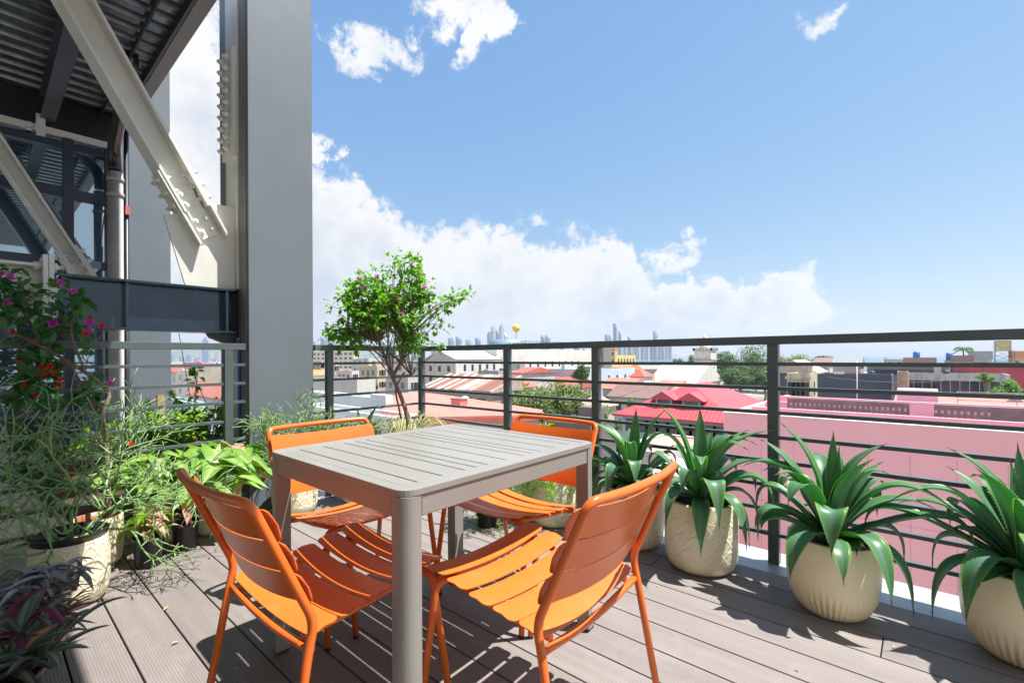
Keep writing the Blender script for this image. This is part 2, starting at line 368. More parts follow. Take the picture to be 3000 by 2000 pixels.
# ================================================================ deck
y0 = .37-.1605*9
mb = MB(); rows = int((2.60-y0)/.1605); JO = [1.9, 0, 1.1, -.6, .5, 2.2]
for k in range(rows+1):
    a = y0+k*.1605+.003; b = min(a+.1545, 2.62); j = -.146 if k in (rows-2,) else None
    cuts = [-3.50]+sorted([x+R.uniform(-.02, .02) for x in ([(-.146, )[0]] if k == rows-2 else ([-1.06] if k == rows-1 else ([.35] if k == rows else [JO[k % 6]-2.4 if k < 4 else 1.2+.3*(k % 3)])))])+[2.2]
    for x0, x1 in zip(cuts, cuts[1:]): mb.box(x0+.002, x1-.002, a, b, -.026, 0)
deck = struct(mb.build('deck', deckm, bevel=.0022))
struct(MB().box(-3.52, 2.2, -1.2, 2.60, -.30, -.05).build('deck_substructure', darkm))
# ledge under the rail
led = MB(); led.box(-3.72, 2.2, 2.625, 2.93, -.06, -.012); led.box(-3.72, -3.505, -1.2, 2.62, -.06, -.012)
led.box(-3.76, 2.2, 2.935, 2.96, -.12, -.02)
led = led.build('ledge', flash, bevel=.002); struct(led)
fd = MB().box(-3.7, 2.2, 2.8, 2.9, -4, -.125).build('fascia', M('grey render', (.35, .35, .34), .8, 0, .1, 2)); struct(fd)
t_ = MB()
for k in range(9): t_.box(-3.7, 2.2, 2.97+k*.055, 2.97+k*.055+.028, -.30, -.265+.0*k)
t_.box(-3.7, 2.2, 2.965, 3.46, -.33, -.302)
tag(t_.build('metal_canopy', flash), 'grey ribbed metal canopy sheet just below the terrace edge', 'canopy')
# ================================================================ railings
def railing(name, label, pts_rail, posts, along, fixed):
    th = thing(name, label, 'railing')
    a0, a1 = pts_rail
    def bx(u0, u1, w, z0, z1, part, m=railm, bev=.002):
        b = MB()
        if along == 'x': b.box(u0, u1, fixed-w/2, fixed+w/2, z0, z1)
        else: b.box(fixed-w/2, fixed+w/2, u0, u1, z0, z1)
        return b.build(part, m, th, bevel=bev)
    for s0, s1 in a0: bx(s0, s1, .048, 1.140, 1.184, 'top_rail')
    for s0, s1 in a0:
        for zt in (1.046, .918, .790, .662, .534, .406, .278, .15): bx(s0, s1, .026, zt-.019, zt, 'bar', bev=.001)
    for p in posts: bx(p-.026, p+.026, .046, -.012, 1.1395, 'post')
    return th
railing('railing', 'dark grey slatted railing running along the pink building side', ([(-3.552, 2.2)], 0), [-2.49, -1.68, -.605, .55, 1.7], 'x', 2.778)
railing('railing', 'dark grey slatted railing between the steel columns and the corner', ([(-1.2, 1.24), (1.735, 2.802)], 0), [-.32, 1.135, 1.86, 2.778], 'y', -3.578)
# ================================================================ table
tb = thing('dining_table', 'square taupe metal dining table with slotted top', 'table', (-1.41, 1.173, 0))
X0, X1, Y0, Y1 = -.418, .418, -.461, .461
def rrect(x0, x1, y0, y1, r, n=6):
    o = []
    for cx, cy, a in ((x1-r, y0+r, -PI/2), (x1-r, y1-r, 0), (x0+r, y1-r, PI/2), (x0+r, y0+r, PI)):
        for i in range(n+1): th = a+PI/2*i/n; o.append((cx+r*math.cos(th), cy+r*math.sin(th)))
    return o
# top: a rounded frame plus slats separated by real slots
fr_ = MB(); out = rrect(X0, X1, Y0, Y1, .045); ix0, ix1, iy0, iy1 = X0+.036, X1-.036, Y0+.036, Y1-.036
inn = rrect(ix0, ix1, iy0, iy1, .006)
n = len(out); 
for z in (.722, .74):
    for u_, v_ in out: fr_.v.append(V((u_, v_, z)))
    for u_, v_ in inn: fr_.v.append(V((u_, v_, z)))
for i in range(n):
    j = (i+1) % n
    fr_.face((2*n+i, 2*n+j, 3*n+j, 3*n+i)); fr_.face((i, n+i, n+j, j)); fr_.face((i, j, 2*n+j, 2*n+i)); fr_.face((n+i, 3*n+i, 3*n+j, n+j))
fr_.build('top_frame', tablem, tb, bevel=.0015)
slots = [.800, .889, .979, 1.027, 1.076, 1.166, 1.255, 1.303, 1.350, 1.440, 1.530]
ys = [iy0]+[s-1.173 for s in slots]+[iy1]
sl_ = MB()
for a, b in zip(ys, ys[1:]): sl_.box(ix0-.001 if 0 else ix0, ix1, a+.0028, b-.0028, .724, .7388)
sl_.box(ix0, ix0+.026, iy0, iy1, .7245, .7384); sl_.box(ix1-.026, ix1, iy0, iy1, .7245, .7384)
sl_.build('slatted_panel', tablem, tb, bevel=.0012)
for nm, b in (('apron', (X0+.060, X1-.060, Y0+.004, Y0+.028)), ('apron', (X0+.060, X1-.060, Y1-.028, Y1-.004)), ('apron', (X0+.004, X0+.028, Y0+.060, Y1-.060)), ('apron', (X1-.028, X1-.004, Y0+.060, Y1-.060))):
    MB().box(*b, .664, .7215).build(nm, tablem, tb, bevel=.003)
for sx in (-1, 1):
    for sy in (-1, 1):
        lg = MB(); w = .056; r = .038
        poly = [(0, 0), (w, 0)]+[(w-r+r*math.cos(a), w-r+r*math.sin(a)) for a in [PI/2*i/8 for i in range(9)]]+[(0, w)]
        poly = [(0, 0), (w, 0), (w, w-r)]+poly[3:-1]+[(0, w)]
        ox = (X1-.0015-w) if sx > 0 else (X0+.0015+w); oy = (Y1-.0015-w) if sy > 0 else (Y0+.0015+w)
        if sx*sy < 0: poly = poly[::-1]
        lg.prism(poly, .012, .7215, lambda u, v, z, ox=ox, oy=oy, sx=sx, sy=sy: (ox+sx*u, oy+sy*v, z))
        l_ = lg.build('leg', tablem, tb, bevel=.002)
        MB().box(ox+sx*.028-.02, ox+sx*.028+.02, oy+sy*.028-.02, oy+sy*.028+.02, 0, .0118).build('foot', rubber, l_)
# ================================================================ chairs
def make_chair(label):
    th = thing('dining_chair', label, 'chair', group='orange slatted chairs around the table')
    W_ = .513; D = .39; zr = .405; zf = .452; rt = .0115
    def curve(y, z, w=W_, dip=.024, n=14, over=.0):
        return [(x, y, z-dip*(1-(2*x/w)**2)) for x in [-(w/2+over)+(w+2*over)*i/n for i in range(n+1)]]
    # back loop: rear legs + back uprights + curved top, one tube
    hw = W_/2
    left = [(-hw-.012, -.075, .012), (-hw, -.012, zr-.04), (-hw, .004, zr+.03), (-hw+.004, -.130, .700)]
    right = [(-x, y, z) for x, y, z in left][::-1]
    top = [(-hw+.012, -.140, .757)]+[(x, -.140-.032*(1-(x/hw)**2), .757) for x in [-hw+.07+(2*hw-.14)*i/8 for i in range(9)]]+[(hw-.012, -.140, .757)]
    up_l = fillet(left+[top[0]]+[top[1]], .05, 5)
    up_l = fillet([left[0], left[1], left[2], (-hw+.006, -.140, .757), top[1]], .055, 6)
    up_r = [V((-p.x, p.y, p.z)) for p in up_l][::-1]
    path = up_l+[V(p) for p in top[2:-2]]+up_r
    MB().tube(path, rt, 10).build('back_frame', orange, th)
    for s in (-1, 1):
        lp = fillet([(s*hw*.93, D-.055, zf-.030), (s*hw*.955, D-.008, zf-.034), (s*(hw-.004), D+.022, .30), (s*(hw+.012), D+.05, .012)], .05, 6)
        lp = fillet([(s*(hw-.085), D-.012, zf-.040), (s*(hw-.012), D-.006, zf-.034), (s*(hw+.012), D+.045, .012)], .06, 7)
        lg = MB().tube(lp, rt, 10).build('front_leg', orange, th)
        MB().tube([(s*(hw+.012), D+.045, .0), (s*(hw+.012), D+.045, .0125)], .0105, 10).build('foot', rubber, lg)
        MB().tube([(s*(hw+.012), -.075, .0), (s*(hw+.012), -.075, .0125)], .0105, 10).build('foot', rubber, th)
        # side rail under slats
        MB().tube([(s*(hw-.055), .0, zr-.026), (s*(hw-.055), .2, zr-.012), (s*(hw-.055), D-.02, zf-.036)], .0095, 8).build('side_rail', orange, th)
    MB().tube(curve(D-.012, zf-.028, W_-.16, .010), rt, 10).build('front_stretcher', orange, th)
    rc = [(-hw, -.006, zr-.035)]+[(x, -.004, zr-.034-.022*(1-(x/hw)**2)) for x in [-hw+.06+(2*hw-.12)*i/8 for i in range(9)]]+[(hw, -.006, zr-.035)]
    MB().tube(rc, .0105, 8).build('rear_stretcher', orange, th)
    # seat slats (curved across the width, rounded ends)
    def slat(cen, dirv, nrm, w, half, dip, part, lean=0, thick=.003):
        mb = MB(); N = 18; r = min(w*.42, .019); rows_ = []
        for i in range(N+1):
            q = i/N*2-1; x = half*math.sin(q*PI/2)*1.0
            e = half-abs(x); k = 1.0 if e > r else math.sqrt(max(0, 1-((r-e)/r)**2)); hwid = w/2-r*.95+ (r*.95)*k
            hwid = max(hwid, w/2-r*.95)
            c0 = V(cen)+V((x, 0, 0))+V(nrm)*(-dip*(1-(x/half)**2))
            rows_.append((c0, hwid))
        n0 = 0; dv = V(dirv)
        for c0, hwid in rows_:
            for a, b in ((-1, .5), (-.0, .5), (1, .5), (1, -.5), (0, -.5), (-1, -.5)):
                mb.v.append(c0+dv*(a*hwid)+V(nrm)*(b*thick-(abs(a)*.0035)))
        for i in range(N):
            for j in range(6):
                a = i*6+j; b = i*6+(j+1) % 6; mb.face((a, a+6, b+6, b), True)
        mb.face([0, 1, 2, 3, 4, 5]); mb.face([N*6+j for j in range(6)][::-1])
        o = mb.build(part, orange_dusty if part == 'seat_slat' else orange, th)
        md = o.modifiers.new('edge', 'EDGE_SPLIT'); md.split_angle = .7
        return o
    for k in range(5):
        t = k/4; y = lerp(.036, D+.004, t); z = lerp(zr+.004, zf+.006, t**.9)-.010*math.sin(PI*t)
        if k == 4: z -= .004
        d = V((0, 1, (zf-zr)/D*1.0-.5*(t-.5)*.2)).normalized(); nr = V((0, -d.z, d.y))
        slat((0, y, z), d, nr, .080, hw-.008, .024, 'seat_slat')
    d = V((0, -.146, .35)).normalized(); nr = V((0, d.z, -d.y))   # nr points forward
    for k in range(3):
        s = .090+.0925*k; c0 = V((0, .004, zr+.03))+d*(s)+nr*.020
        slat(c0, d, nr, .0885, hw+.006 if k < 2 else hw+.002, .040, 'back_slat')
    return th
ch = make_chair('orange slatted chair nearest the potted agaves, its back to the camera on the right')
ch.location = (-.708, 1.146, 0); ch.rotation_euler.z = math.radians(91)
c2 = copy_tree(ch); c2['label'] = 'orange slatted chair with reddish shaded seat, its back to the potted vines on the left'
c2.location = (-1.385, .537, 0); c2.rotation_euler.z = math.radians(1.0)
c3 = copy_tree(ch); c3['label'] = 'orange slatted chair behind the table in front of the grey steel column'
c3.location = (-2.105, 1.125, 0); c3.rotation_euler.z = math.radians(-90)
c4 = copy_tree(ch); c4['label'] = 'deep orange slatted chair behind the table with back against the long railing'
c4.location = (-1.437, 1.825, 0); c4.rotation_euler.z = math.radians(179)
# ================================================================ pots
def pot(th, style, r, h, inner=terra, plantz=None):
    if style == 'loop':
        prof = [(r*.70, 0), (r*.80, .004), (r*.90, .022), (r*.965, .055), (r*.995, .10), (r, h*.6), (r*.965, h-.008), (r*.955, h), (r*.90, h), (r*.89, h-.01), (r*.88, h-.06)]
        MB().lathe(prof, 64).build('pot', creamp, th)
    elif style == 'flute':
        prof = [(r*.50, 0), (r*.66, .004), (r*.80, .03), (r*.92, .075), (r*.98, .12), (r, .17), (r*.995, h*.7), (r*.965, h-.008), (r*.955, h), (r*.90, h), (r*.89, h-.01), (r*.88, h-.06)]
        def fn(rr, z, th_):
            k = math.exp(-((z-.05)/.045)**2)*.022*r/.2
            return rr-k*(.5-.5*abs(math.sin(th_*22)))*1.2+0
        q = []
        for (a, b), (c_, d_) in zip(prof, prof[1:]):
            for i in range(3): q.append((lerp(a, c_, i/3), lerp(b, d_, i/3)))
        q.append(prof[-1]); MB().lathe(q, 264, fn).build('pot', cream, th)
    elif style == 'plain':
        prof = [(r*.6, 0), (r*.78, .004), (r*.9, .03), (r*.98, .08), (r, .14), (r*.98, h-.006), (r*.97, h), (r*.90, h), (r*.88, h-.05)]
        MB().lathe(prof, 56).build('pot', cream, th)
    elif style == 'black':
        prof = [(r*.80, 0), (r*.82, .004), (r*.95, h-.022), (r*1.0, h-.02), (r*1.02, h), (r*.97, h), (r*.93, h-.03)]
        MB().lathe(prof, 40).build('pot', blackpl, th); inner = None
    elif style == 'clay':
        prof = [(r*.72, 0), (r*.74, .004), (r*.93, h-.045), (r*1.0, h-.04), (r*1.02, h), (r*.94, h), (r*.9, h-.03)]
        MB().lathe(prof, 40).build('pot', clay, th); inner = None
    if inner:
        MB().lathe([(r*.875, h-.055), (r*.878, h-.004), (r*.878, h+.002), (r*.84, h+.002), (r*.82, h-.05)], 48, cap=False).build('inner_pot', inner, th)
    zs = h-.035
    so_ = MB(); k = 24; so_.v.append(V((0, 0, zs+.008)))
    for rr in (.5, .93 if not inner else .83):
        for j in range(k): a = 2*PI*j/k; so_.v.append(V((rr*r*math.cos(a), rr*r*math.sin(a), zs+R.uniform(-.006, .006))))
    for j in range(k):
        so_.face((0, 1+j, 1+(j+1) % k)); so_.face((1+j, 1+k+j, 1+k+(j+1) % k, 1+(j+1) % k))
    so_.build('soil', soil, th)
    return zs
def agave_leaf(th, p0, c, tip, w, seg=18):
    pts = bez(p0, c, tip, seg); ln = len(pts); ws = []
    for i in range(ln):
        t = i/(ln-1); k = (.42+.58*math.sin(min(1, t/.5)*PI/2)) if t < .5 else max(.012, (1-((t-.5)/.5)**1.7))
        ws.append(w*k)
    h = V((tip[0]-p0[0], tip[1]-p0[1], 0))
    if h.length < .03: h = V((1, .3, 0))
    side = V((-h.y, h.x, 0)).normalized()
    ch_ = R.uniform(.32, .55)
    prof = [(-1, .42), (-.75, .1), (-.35, -.3), (0, -.42), (.35, -.3), (.75, .1), (1, .42)]
    mb = MB(); n = len(mb.v); K = 7; P_ = [V(p) for p in pts]; nrm = []
    for i, p in enumerate(P_):
        t = (P_[min(i+1, ln-1)]-P_[max(i-1, 0)]).normalized(); sd = side.copy()
        nn = sd.cross(t).normalized()
        if i == 0 and nn.dot(V((0, 0, 1))) < 0 and nn.dot(-h) < 0: pass
        nrm.append(nn)
    # upper side faces the plant's axis at the base
    sgn = 1 if nrm[0].dot(-h.normalized()+V((0, 0, .6))) > 0 else -1
    th_base = w*.34
    for i, p in enumerate(P_):
        nn = nrm[i]*sgn; tt = i/(ln-1); fl = ch_*(1-.45*tt)
        for u, v in prof: mb.v.append(p+side*(u*ws[i])+nn*(v*ws[i]*fl))
        tk = th_base*(1-tt)**.7*.75+.0012
        for u, v in prof: mb.v.append(p+side*(u*ws[i]*.985)+nn*(v*ws[i]*fl-tk*(1-abs(u)**3)-.0006))
    for i in range(ln-1):
        for j in range(K-1):
            a = i*2*K+j; b = a+2*K; uv = ((j/6, i/ln), ((j+1)/6, i/ln), ((j+1)/6, (i+1)/ln), (j/6, (i+1)/ln))
            q = (a, a+1, b+1, b) if sgn > 0 else (a, b, b+1, a+1)
            mb.face(q, True, uv if sgn > 0 else (uv[0], uv[3], uv[2], uv[1]))
            a += K; b += K; uv2 = ((.5, 0),)*4
            uv = ((.12+.76*j/6, 0), (.12+.76*(j+1)/6, 0), (.12+.76*(j+1)/6, 0), (.12+.76*j/6, 0))
            q = (a, b, b+1, a+1) if sgn > 0 else (a, a+1, b+1, b)
            mb.face(q, True, (uv[0], uv[3], uv[2], uv[1]) if sgn > 0 else uv)
        for j0 in (0, K-1):
            a = i*2*K+j0; b = a+2*K; mb.face((a, b, b+K, a+K), True, ((0, 0),)*4)
    # marginal teeth
    for i in range(2, ln-2):
        for sg, j0 in ((-1, 0), (1, K-1)):
            for q in (.25, .75):
                e = mb.v[i*2*K+j0].lerp(mb.v[(i+1)*2*K+j0], q); dirr = (mb.v[(i+1)*2*K+j0]-mb.v[i*2*K+j0]).normalized()
                n = len(mb.v); mb.v += [e-dirr*.0022, e+dirr*.0022, e+side*(sg*.0042)+dirr*.001]; mb.face((n, n+1, n+2), False, ((0, 0),)*3)
    o = mb.build('leaf', agave, th)
    t1 = (P_[-1]-P_[-2]).normalized(); MB().tube([P_[-1]-t1*.014, P_[-1]+t1*.018], [.0028, .0004], 5).build('spine', spine, o)
    return o
T3 = [(-.22, .02, .46, -.03, .36, .033), (-.325, .05, .38, -.13, .32, .036), (.01, .08, .43, .0, .25, .022), (.035, .06, .37, .02, .2, .02), (.22, .05, .40, .0, .33, .036),
      (.15, -.12, .36, .02, .27, .042), (.45, -.05, .20, .20, .40, .034), (.215, .14, .31, .08, .26, .03), (-.38, -.02, .27, -.17, .40, .034), (-.35, .05, .05, -.34, .34, .032),
      (-.30, -.12, -.02, -.36, .26, .034), (-.30, -.16, .03, -.15, .17, .036), (-.17, -.22, .17, -.12, .40, .042), (.0, -.27, .02, .0, .36, .046), (-.15, -.25, -.10, -.12, .16, .040),
      (.04, -.24, -.08, .03, .10, .028), (.20, -.20, -.14, .17, .20, .036), (.39, .08, .16, .2, .27, .03), (.53, -.02, .05, .28, .30, .032), (.27, .02, -.06, .37, .20, .026),
      (.28, -.1, -.2, .30, .12, .028), (-.25, .22, .1, -.22, .34, .034), (.2, .28, .05, .2, .33, .034), (.0, .3, .12, .0, .38, .034), (-.08, .26, .3, -.03, .36, .034), (-.35, .15, -.08, -.3, .18, .028)]
T2 = [(-.208, .02, .47, -.05, .37, .032), (.0, .08, .46, -.01, .26, .030), (.337, .03, .37, .06, .34, .034), (.153, -.1, .34, .02, .27, .042), (.23, .1, .35, .05, .3, .03),
      (-.257, -.02, .33, -.08, .40, .032), (.417, .08, .15, .2, .34, .03), (.334, -.05, -.02, .32, .33, .032), (.28, .06, -.12, .28, .18, .024), (-.09, -.2, .07, -.07, .34, .036),
      (.08, -.22, -.05, .06, .33, .040), (.0, -.24, -.18, .0, .12, .034), (-.15, -.2, -.08, -.14, .20, .032), (.19, -.16, -.16, .18, .18, .032), (.22, -.05, -.19, .26, .12, .022),
      (-.28, .1, .12, -.28, .36, .028), (-.22, .2, .02, -.2, .28, .03), (.06, .12, .34, .02, .26, .024), (.2, .25, .1, .16, .34, .03), (-.05, .28, .15, -.03, .36, .03), (-.27, .0, -.04, -.28, .2, .028), (.3, .2, .02, .3, .25, .026)]
def agave_pot(label, loc, style, r, h, T, sc=1.0, mir=1, rot=0, wob=.03, lx=.9, grp='potted agaves along the railing'):
    th = thing('potted_agave', label, 'potted plant', loc, 0, grp)
    zs = pot(th, style, r, h, terra)
    a = math.atan2(loc[1], loc[0])-PI/2  # screen-right direction at this spot
    rx = V((math.cos(a), math.sin(a), 0)); ry = V((-math.sin(a), math.cos(a), 0))
    q = Matrix.Rotation(rot, 3, 'Z')
    cr = MB().lathe([(.035*sc, 0), (.04*sc, .03*sc), (.028*sc, .07*sc), (.01*sc, .1*sc)], 16, org=(0, 0, zs)).build('crown', agave, th)
    T = list(T)
    for i in range(11):
        aa = i*2.4+.5+rot; q_ = R.uniform(.16, .30); up_ = R.uniform(-.02, .34); T.append((q_*math.cos(aa), q_*math.sin(aa), up_, q_*math.cos(aa)*R.uniform(.3, .8), up_+R.uniform(.05, .14), R.uniform(.022, .032)))
    for dx, dy, dz, cx, cz, w in T:
        k = 1+R.uniform(-wob, wob); dx *= mir*k*lx; cx *= mir*k*lx
        T_ = q @ (rx*dx+ry*dy); rr = math.hypot(dx, dy); cr_ = (abs(cx)/abs(dx) if abs(dx) > .05 else .45); cr_ = min(cr_, 1.15)
        Cc = T_*cr_ if abs(dx) > .05 else T_*.55
        if dz > .25: Cc = T_*min(cr_, .45)
        if dz < .06: Cc = T_*max(cr_, 1.0)
        w = w*1.14; T_ = T_*(1.08 if dz < 0 else 1)
        b0 = T_.normalized()*.018*sc if T_.length > 0 else V((0, 0, 0))
        z0 = zs+.03*sc+max(0, dz)*.08
        agave_leaf(th, (b0.x, b0.y, z0), (Cc.x*sc, Cc.y*sc, zs+cz*sc+.02), (T_.x*sc, T_.y*sc, zs+dz*sc+.03), w*sc)
    return th
agave_pot('agave in a wide cream pot with fluted foot, standing whole beside the railing post', (-.305, 2.405, 0), 'flute', .170, .315, T3, lx=.84)
agave_pot('agave in a cream pot with raised loop pattern beside the right orange chair', (-.88, 2.475, 0), 'loop', .179, .345, T2, 1.0, lx=.94)
agave_pot('agave in a fluted cream pot at the right edge of the terrace', (.268, 2.48, 0), 'flute', .178, .315, T3, 1.0, -1, .15, .06, lx=.86)
agave_pot('agave in a cream pot partly hidden behind the right orange chair', (-1.29, 2.53, 0), 'loop', .175, .335, T2, .95, -1, -.3, .06)
agave_pot('small agave in a loop patterned pot behind the flowering tree grass', (-3.22, 1.93, 0), 'loop', .15, .335, T2[:16], .8, -1, .5, .06)
# ================================================================ steel structure on the left
def ibeam(mb, a, b, h, w, tf=.018, tw=.014, up=(0, 0, 1)):
    a = V(a); b = V(b); d = (b-a).normalized(); x = d.cross(V(up)).normalized(); u = x.cross(d)
    mb.beam(a+u*(h/2-tf/2), b+u*(h/2-tf/2), w, tf, up); mb.beam(a-u*(h/2-tf/2), b-u*(h/2-tf/2), w, tf, up)
    mb.beam(a, b, tw, h-2*tf-.0004, up); return mb
def bolt(p, ax, r=.016, ln=.022, m=None, parent=None):
    ax = V(ax).normalized(); p = V(p); mb = MB(); mb.tube([p, p+ax*ln], r, 6); mb.tube([p+ax*ln, p+ax*(ln+.012)], r*.5, 8)
    return mb.build('bolt', whitem, parent)
def column(x, label, mface):
    th = thing('steel_column', label, 'column', (x, 1.5, 0))
    MB().box(-.56, 0, -.232, .232, -3, 8).build('shaft', mface, th, bevel=.004)
    MB().box(-.40, -.16, -.246, -.2325, -3, 8).build('web_face', whitem, th)
    MB().box(-.158, -.03, -.238, -.2322, -3, 8).build('side_cover', greyside, th); MB().box(-.55, -.402, -.238, -.2322, -3, 8).build('side_cover', greyside, th)
    return th
col = column(-3.578, 'tall grey painted steel column between the railings behind the table', greym)
sp_ = MB().box(-.385, -.175, -.276, -.2465, 2.55, 3.34).build('splice_plate', whitem, col)
for i in range(9):
    for j in (0, 1): bolt((-.34 if j else -.24, -.276, 2.61+i*.083), (0, -1, 0), .02, .032, parent=sp_)
MB().tube([(-.145, -.246, -3), (-.145, -.246, 1.15), (-.14, -.247, 1.22)], .011, 8).build('blue_cable', bluecable, col)
column(-7.62, 'grey painted steel column farther off, behind the drain pipe', greym)
# dark beam, white stub, gusset, braces, all in the frame plane x = -3.8
th = thing('floor_beam', 'glossy dark blue steel beam above the left railing', 'beam', (-3.8, .9, 1.418))
ibeam(MB(), (0, -.585, 0), (0, .35, 0), .315, .17, .016, .012).build('beam', darkbeam, th, bevel=.003)
MB().box(-.085, .085, .351, .3535, -.19, .165).build('end_plate', darkm, th)
MB().box(.008, .080, .27, .285, -.14, .14).build('stiffener', darkbeam, th)
MB().box(.0075, .075, -.285, -.272, -.14, .14).build('stiffener', darkbeam, th)
MB().prism([(.35, -.159), (.17, -.159), (.19, -.19), (.35, -.26)], -.03, .03, lambda u, v, w: (w, u, v)).build('haunch', darkm, th)
th = thing('floor_beam', 'white steel beam with bolted end plates left of the dark beam', 'beam', (-3.8, .2, 1.45))
ibeam(MB(), (0, -2.2, 0), (0, .045, 0), .33, .20, .016, .012).build('beam', whitem, th, bevel=.002)
pl = MB().box(-.13, .13, .046, .068, -.27, .215).build('end_plate', whitem, th, bevel=.002)
pl2 = MB().box(-.13, .13, .0695, .092, -.27, .215).build('end_plate', whitem, th, bevel=.002)
for z in (.155, .02, -.13):
    for x in (.075, -.075): bolt((x, .046, z), (0, -1, 0), .025, .035, parent=pl); bolt((x, .092, z), (0, 1, 0), .025, .016, parent=pl2)
yz = lambda x: (lambda u, v, w: (x+w, u, v))
gs = thing('gusset_plate', 'large white gusset plate where the brace meets the grey column', 'gusset plate', (-3.8, 1.1, 1.6))
G_ = [(.825, 2.035), (.945, 1.578), (1.252, 1.578), (1.252, 2.184), (1.117, 2.178), (1.02, 2.10)]
g_ = MB().prism([(u-1.1, v-1.6) for u, v in G_], -.01, .01, yz(0)).build('plate', whitem, gs)
def brace(name, label, x, p, q, w, h, ext):
    """I section brace in a plane of constant x from p (top) to q (bottom)"""
    p = V((x, *p)); q = V((x, *q)); d = (q-p).normalized(); nrm = V((0, -d.z, d.y))
    if nrm.y < 0: nrm = -nrm
    th = thing(name, label, 'steel brace', q)
    f = V((x, 0, 0)); a = p-q
    mb = MB(); mb.beam(a+nrm*(h/2-.009), nrm*(h/2-.009), .018, w, (1, 0, 0)); mb.beam(a-nrm*(h/2-.009), -nrm*(h/2-.009), .018, w, (1, 0, 0))
    mb.beam(a, V((0, 0, 0)), h-.0365, .014, (1, 0, 0)); mb.build('brace', whitem, th, bevel=.002)
    for s in (-1, 1):
        for side in (-1, 1):
            o = nrm*(s*(h/2+.009)); off = V((side*w*.26, 0, 0))
            b = MB().beam(-d*.28+o+off, d*ext+o+off, .016, w*.42, (1, 0, 0)).build('splice_plate', whitem, th, bevel=.001)
            for k in range(3):
                pp = -d*(.23-.085*k)+nrm*(s*(h/2+.018))+off; bolt(pp, nrm*s, .017, .022, parent=b)
                pp = -d*(.23-.085*k)+nrm*(s*(h/2-.018))+off; bolt(pp, -nrm*s, .015, .018, parent=b)
    wp = MB().beam(-d*.16+V((.019, 0, 0)), d*.19+V((.019, 0, 0)), h*.62, .014, (1, 0, 0)).build('web_plate', whitem, th)
    for k in (-.12, -.045, .065, .14):
        for s in (-1, 1): bolt(d*k+nrm*(s*.035)+V((.026, 0, 0)), (1, 0, 0), .019, .014, parent=wp)
    return th
brace('diagonal_brace', 'big white diagonal steel brace crossing in front of the dark ceiling', -3.8, (-.01, 3.94), (1.0, 2.10), .17, .17, .22)
brace('diagonal_brace', 'smaller white diagonal brace in front of the dark glass wall', -5.3, (-.28, 3.45), (.615, 1.74), .12, .115, .1)
# upper splice on small brace comes from a stub above
th = thing('diagonal_brace', 'white diagonal brace below the beam seen through the left railing', 'steel brace', (-3.86, -.12, .1))
mb = MB(); mb.beam((0, -.6, 1.1), (0, .42, .17), .014, .16, (1, 0, 0)); mb.beam((.06, -.55, 1.16), (.06, .47, .23), .016, .13, (0, 1, 1)); mb.build('brace', whitem, th)
MB().prism([(-1.6, -.2), (-1.6, .25), (-.25, .45), (.30, .28), (.62, -.2)], -.012, .012, yz(-.03)).build('gusset', whitem, th)
for a, b in ((.1, .2), (.2, .1), (-.1, .32), (.0, .2)): bolt((-.015, a, b), (1, 0, 0), .018, .016, parent=th)
# ceiling deck
cz = 3.47; mb = MB(); p = .155; x = -6.3; prof = []
while x < 2.4:
    prof += [(x, cz+.055), (x+.03, cz+.055), (x+.05, cz), (x+.125, cz), (x+.145, cz+.055)]; x += p
n = len(prof)
for y in (-3.2, .99):
    for u_, z in prof: mb.v.append(V((u_, y, z)))
for i in range(n-1): mb.face((i, i+1, n+i+1, n+i))
rf = thing('roof_deck', 'dark corrugated metal roof deck overhead at top left', 'roof', (0, 0, 0))
mb.build('corrugated_sheet', ceilm, rf)
MB().box(-6.3, 2.4, -3.2, 1.03, cz+.056, cz+.2).build('slab', darkm, rf)
# pressed dimples
dm_ = MB()
for i in range(0, 26):
    xx = -6.3+p*(i)+.087
    for j in range(7):
        yy = -.75+j*.17+(i % 2)*.03; dm_.tube([(xx-.012, yy-.02, cz-.001), (xx+.016, yy-.016, cz-.004), (xx+.016, yy+.016, cz-.004), (xx-.012, yy+.02, cz-.001)], .003, 4)
dm_.build('dimples', ceilm, rf)
MB().box(-6.3, 2.4, 1.018, 1.032, 3.385, 3.70).build('edge_fascia', M('brown grey fascia paint', (.17, .15, .15), .4, .1, .1, 4), rf)
MB().box(-6.3, 2.4, .95, 1.0175, 3.385, 3.397).build('edge_flange', M('brown grey fascia paint', (.17, .15, .15)), rf)
MB().box(-6.3, 2.4, .93, .949, 3.39, 3.52).build('edge_web', darkm, rf)
MB().tube([(-6.2, .80, 3.44), (1.6, .80, 3.44)], .014, 8).build('conduit', darkm, rf)
jb = MB(); ibeam(jb, (-6.1, .43, 3.335), (-3.98, .43, 3.335), .24, .10, .012, .01)
tag(jb.build('joist', joistm), 'grey steel joist under the dark roof deck', 'joist')
hb = MB().box(-6.12, -5.98, -3.2, .93, 3.12, 3.49).build('header_beam', darkm); tag(hb, 'black header beam along the top of the glass wall', 'beam')
wb = thing('white_beam', 'thin cream beam with a bolted bracket above the glass wall', 'beam', (-5.93, 0, 3.13))
MB().box(-.04, .04, -3, .86, -.03, .03).build('beam', whitem, wb)
MB().box(.041, .06, .355, .415, -.07, .12).build('bracket', whitem, wb)
for dz in (-.03, .02): bolt((.04, .33, dz), (0, -1, 0), .016, .03, parent=wb)
rwall = thing('added_rear_wall', 'unseen pale wall added behind the viewer to shape the fill light', 'wall', (0, -2.6, 0))  # unseen wall under the roof, added for its effect on the fill light
MB().box(-3.4, 5, -.3, 0, -.05, 3.46).build('wall', M('pale bounce wall', (.55, .54, .52), .7, 0, .1, 2), rwall)
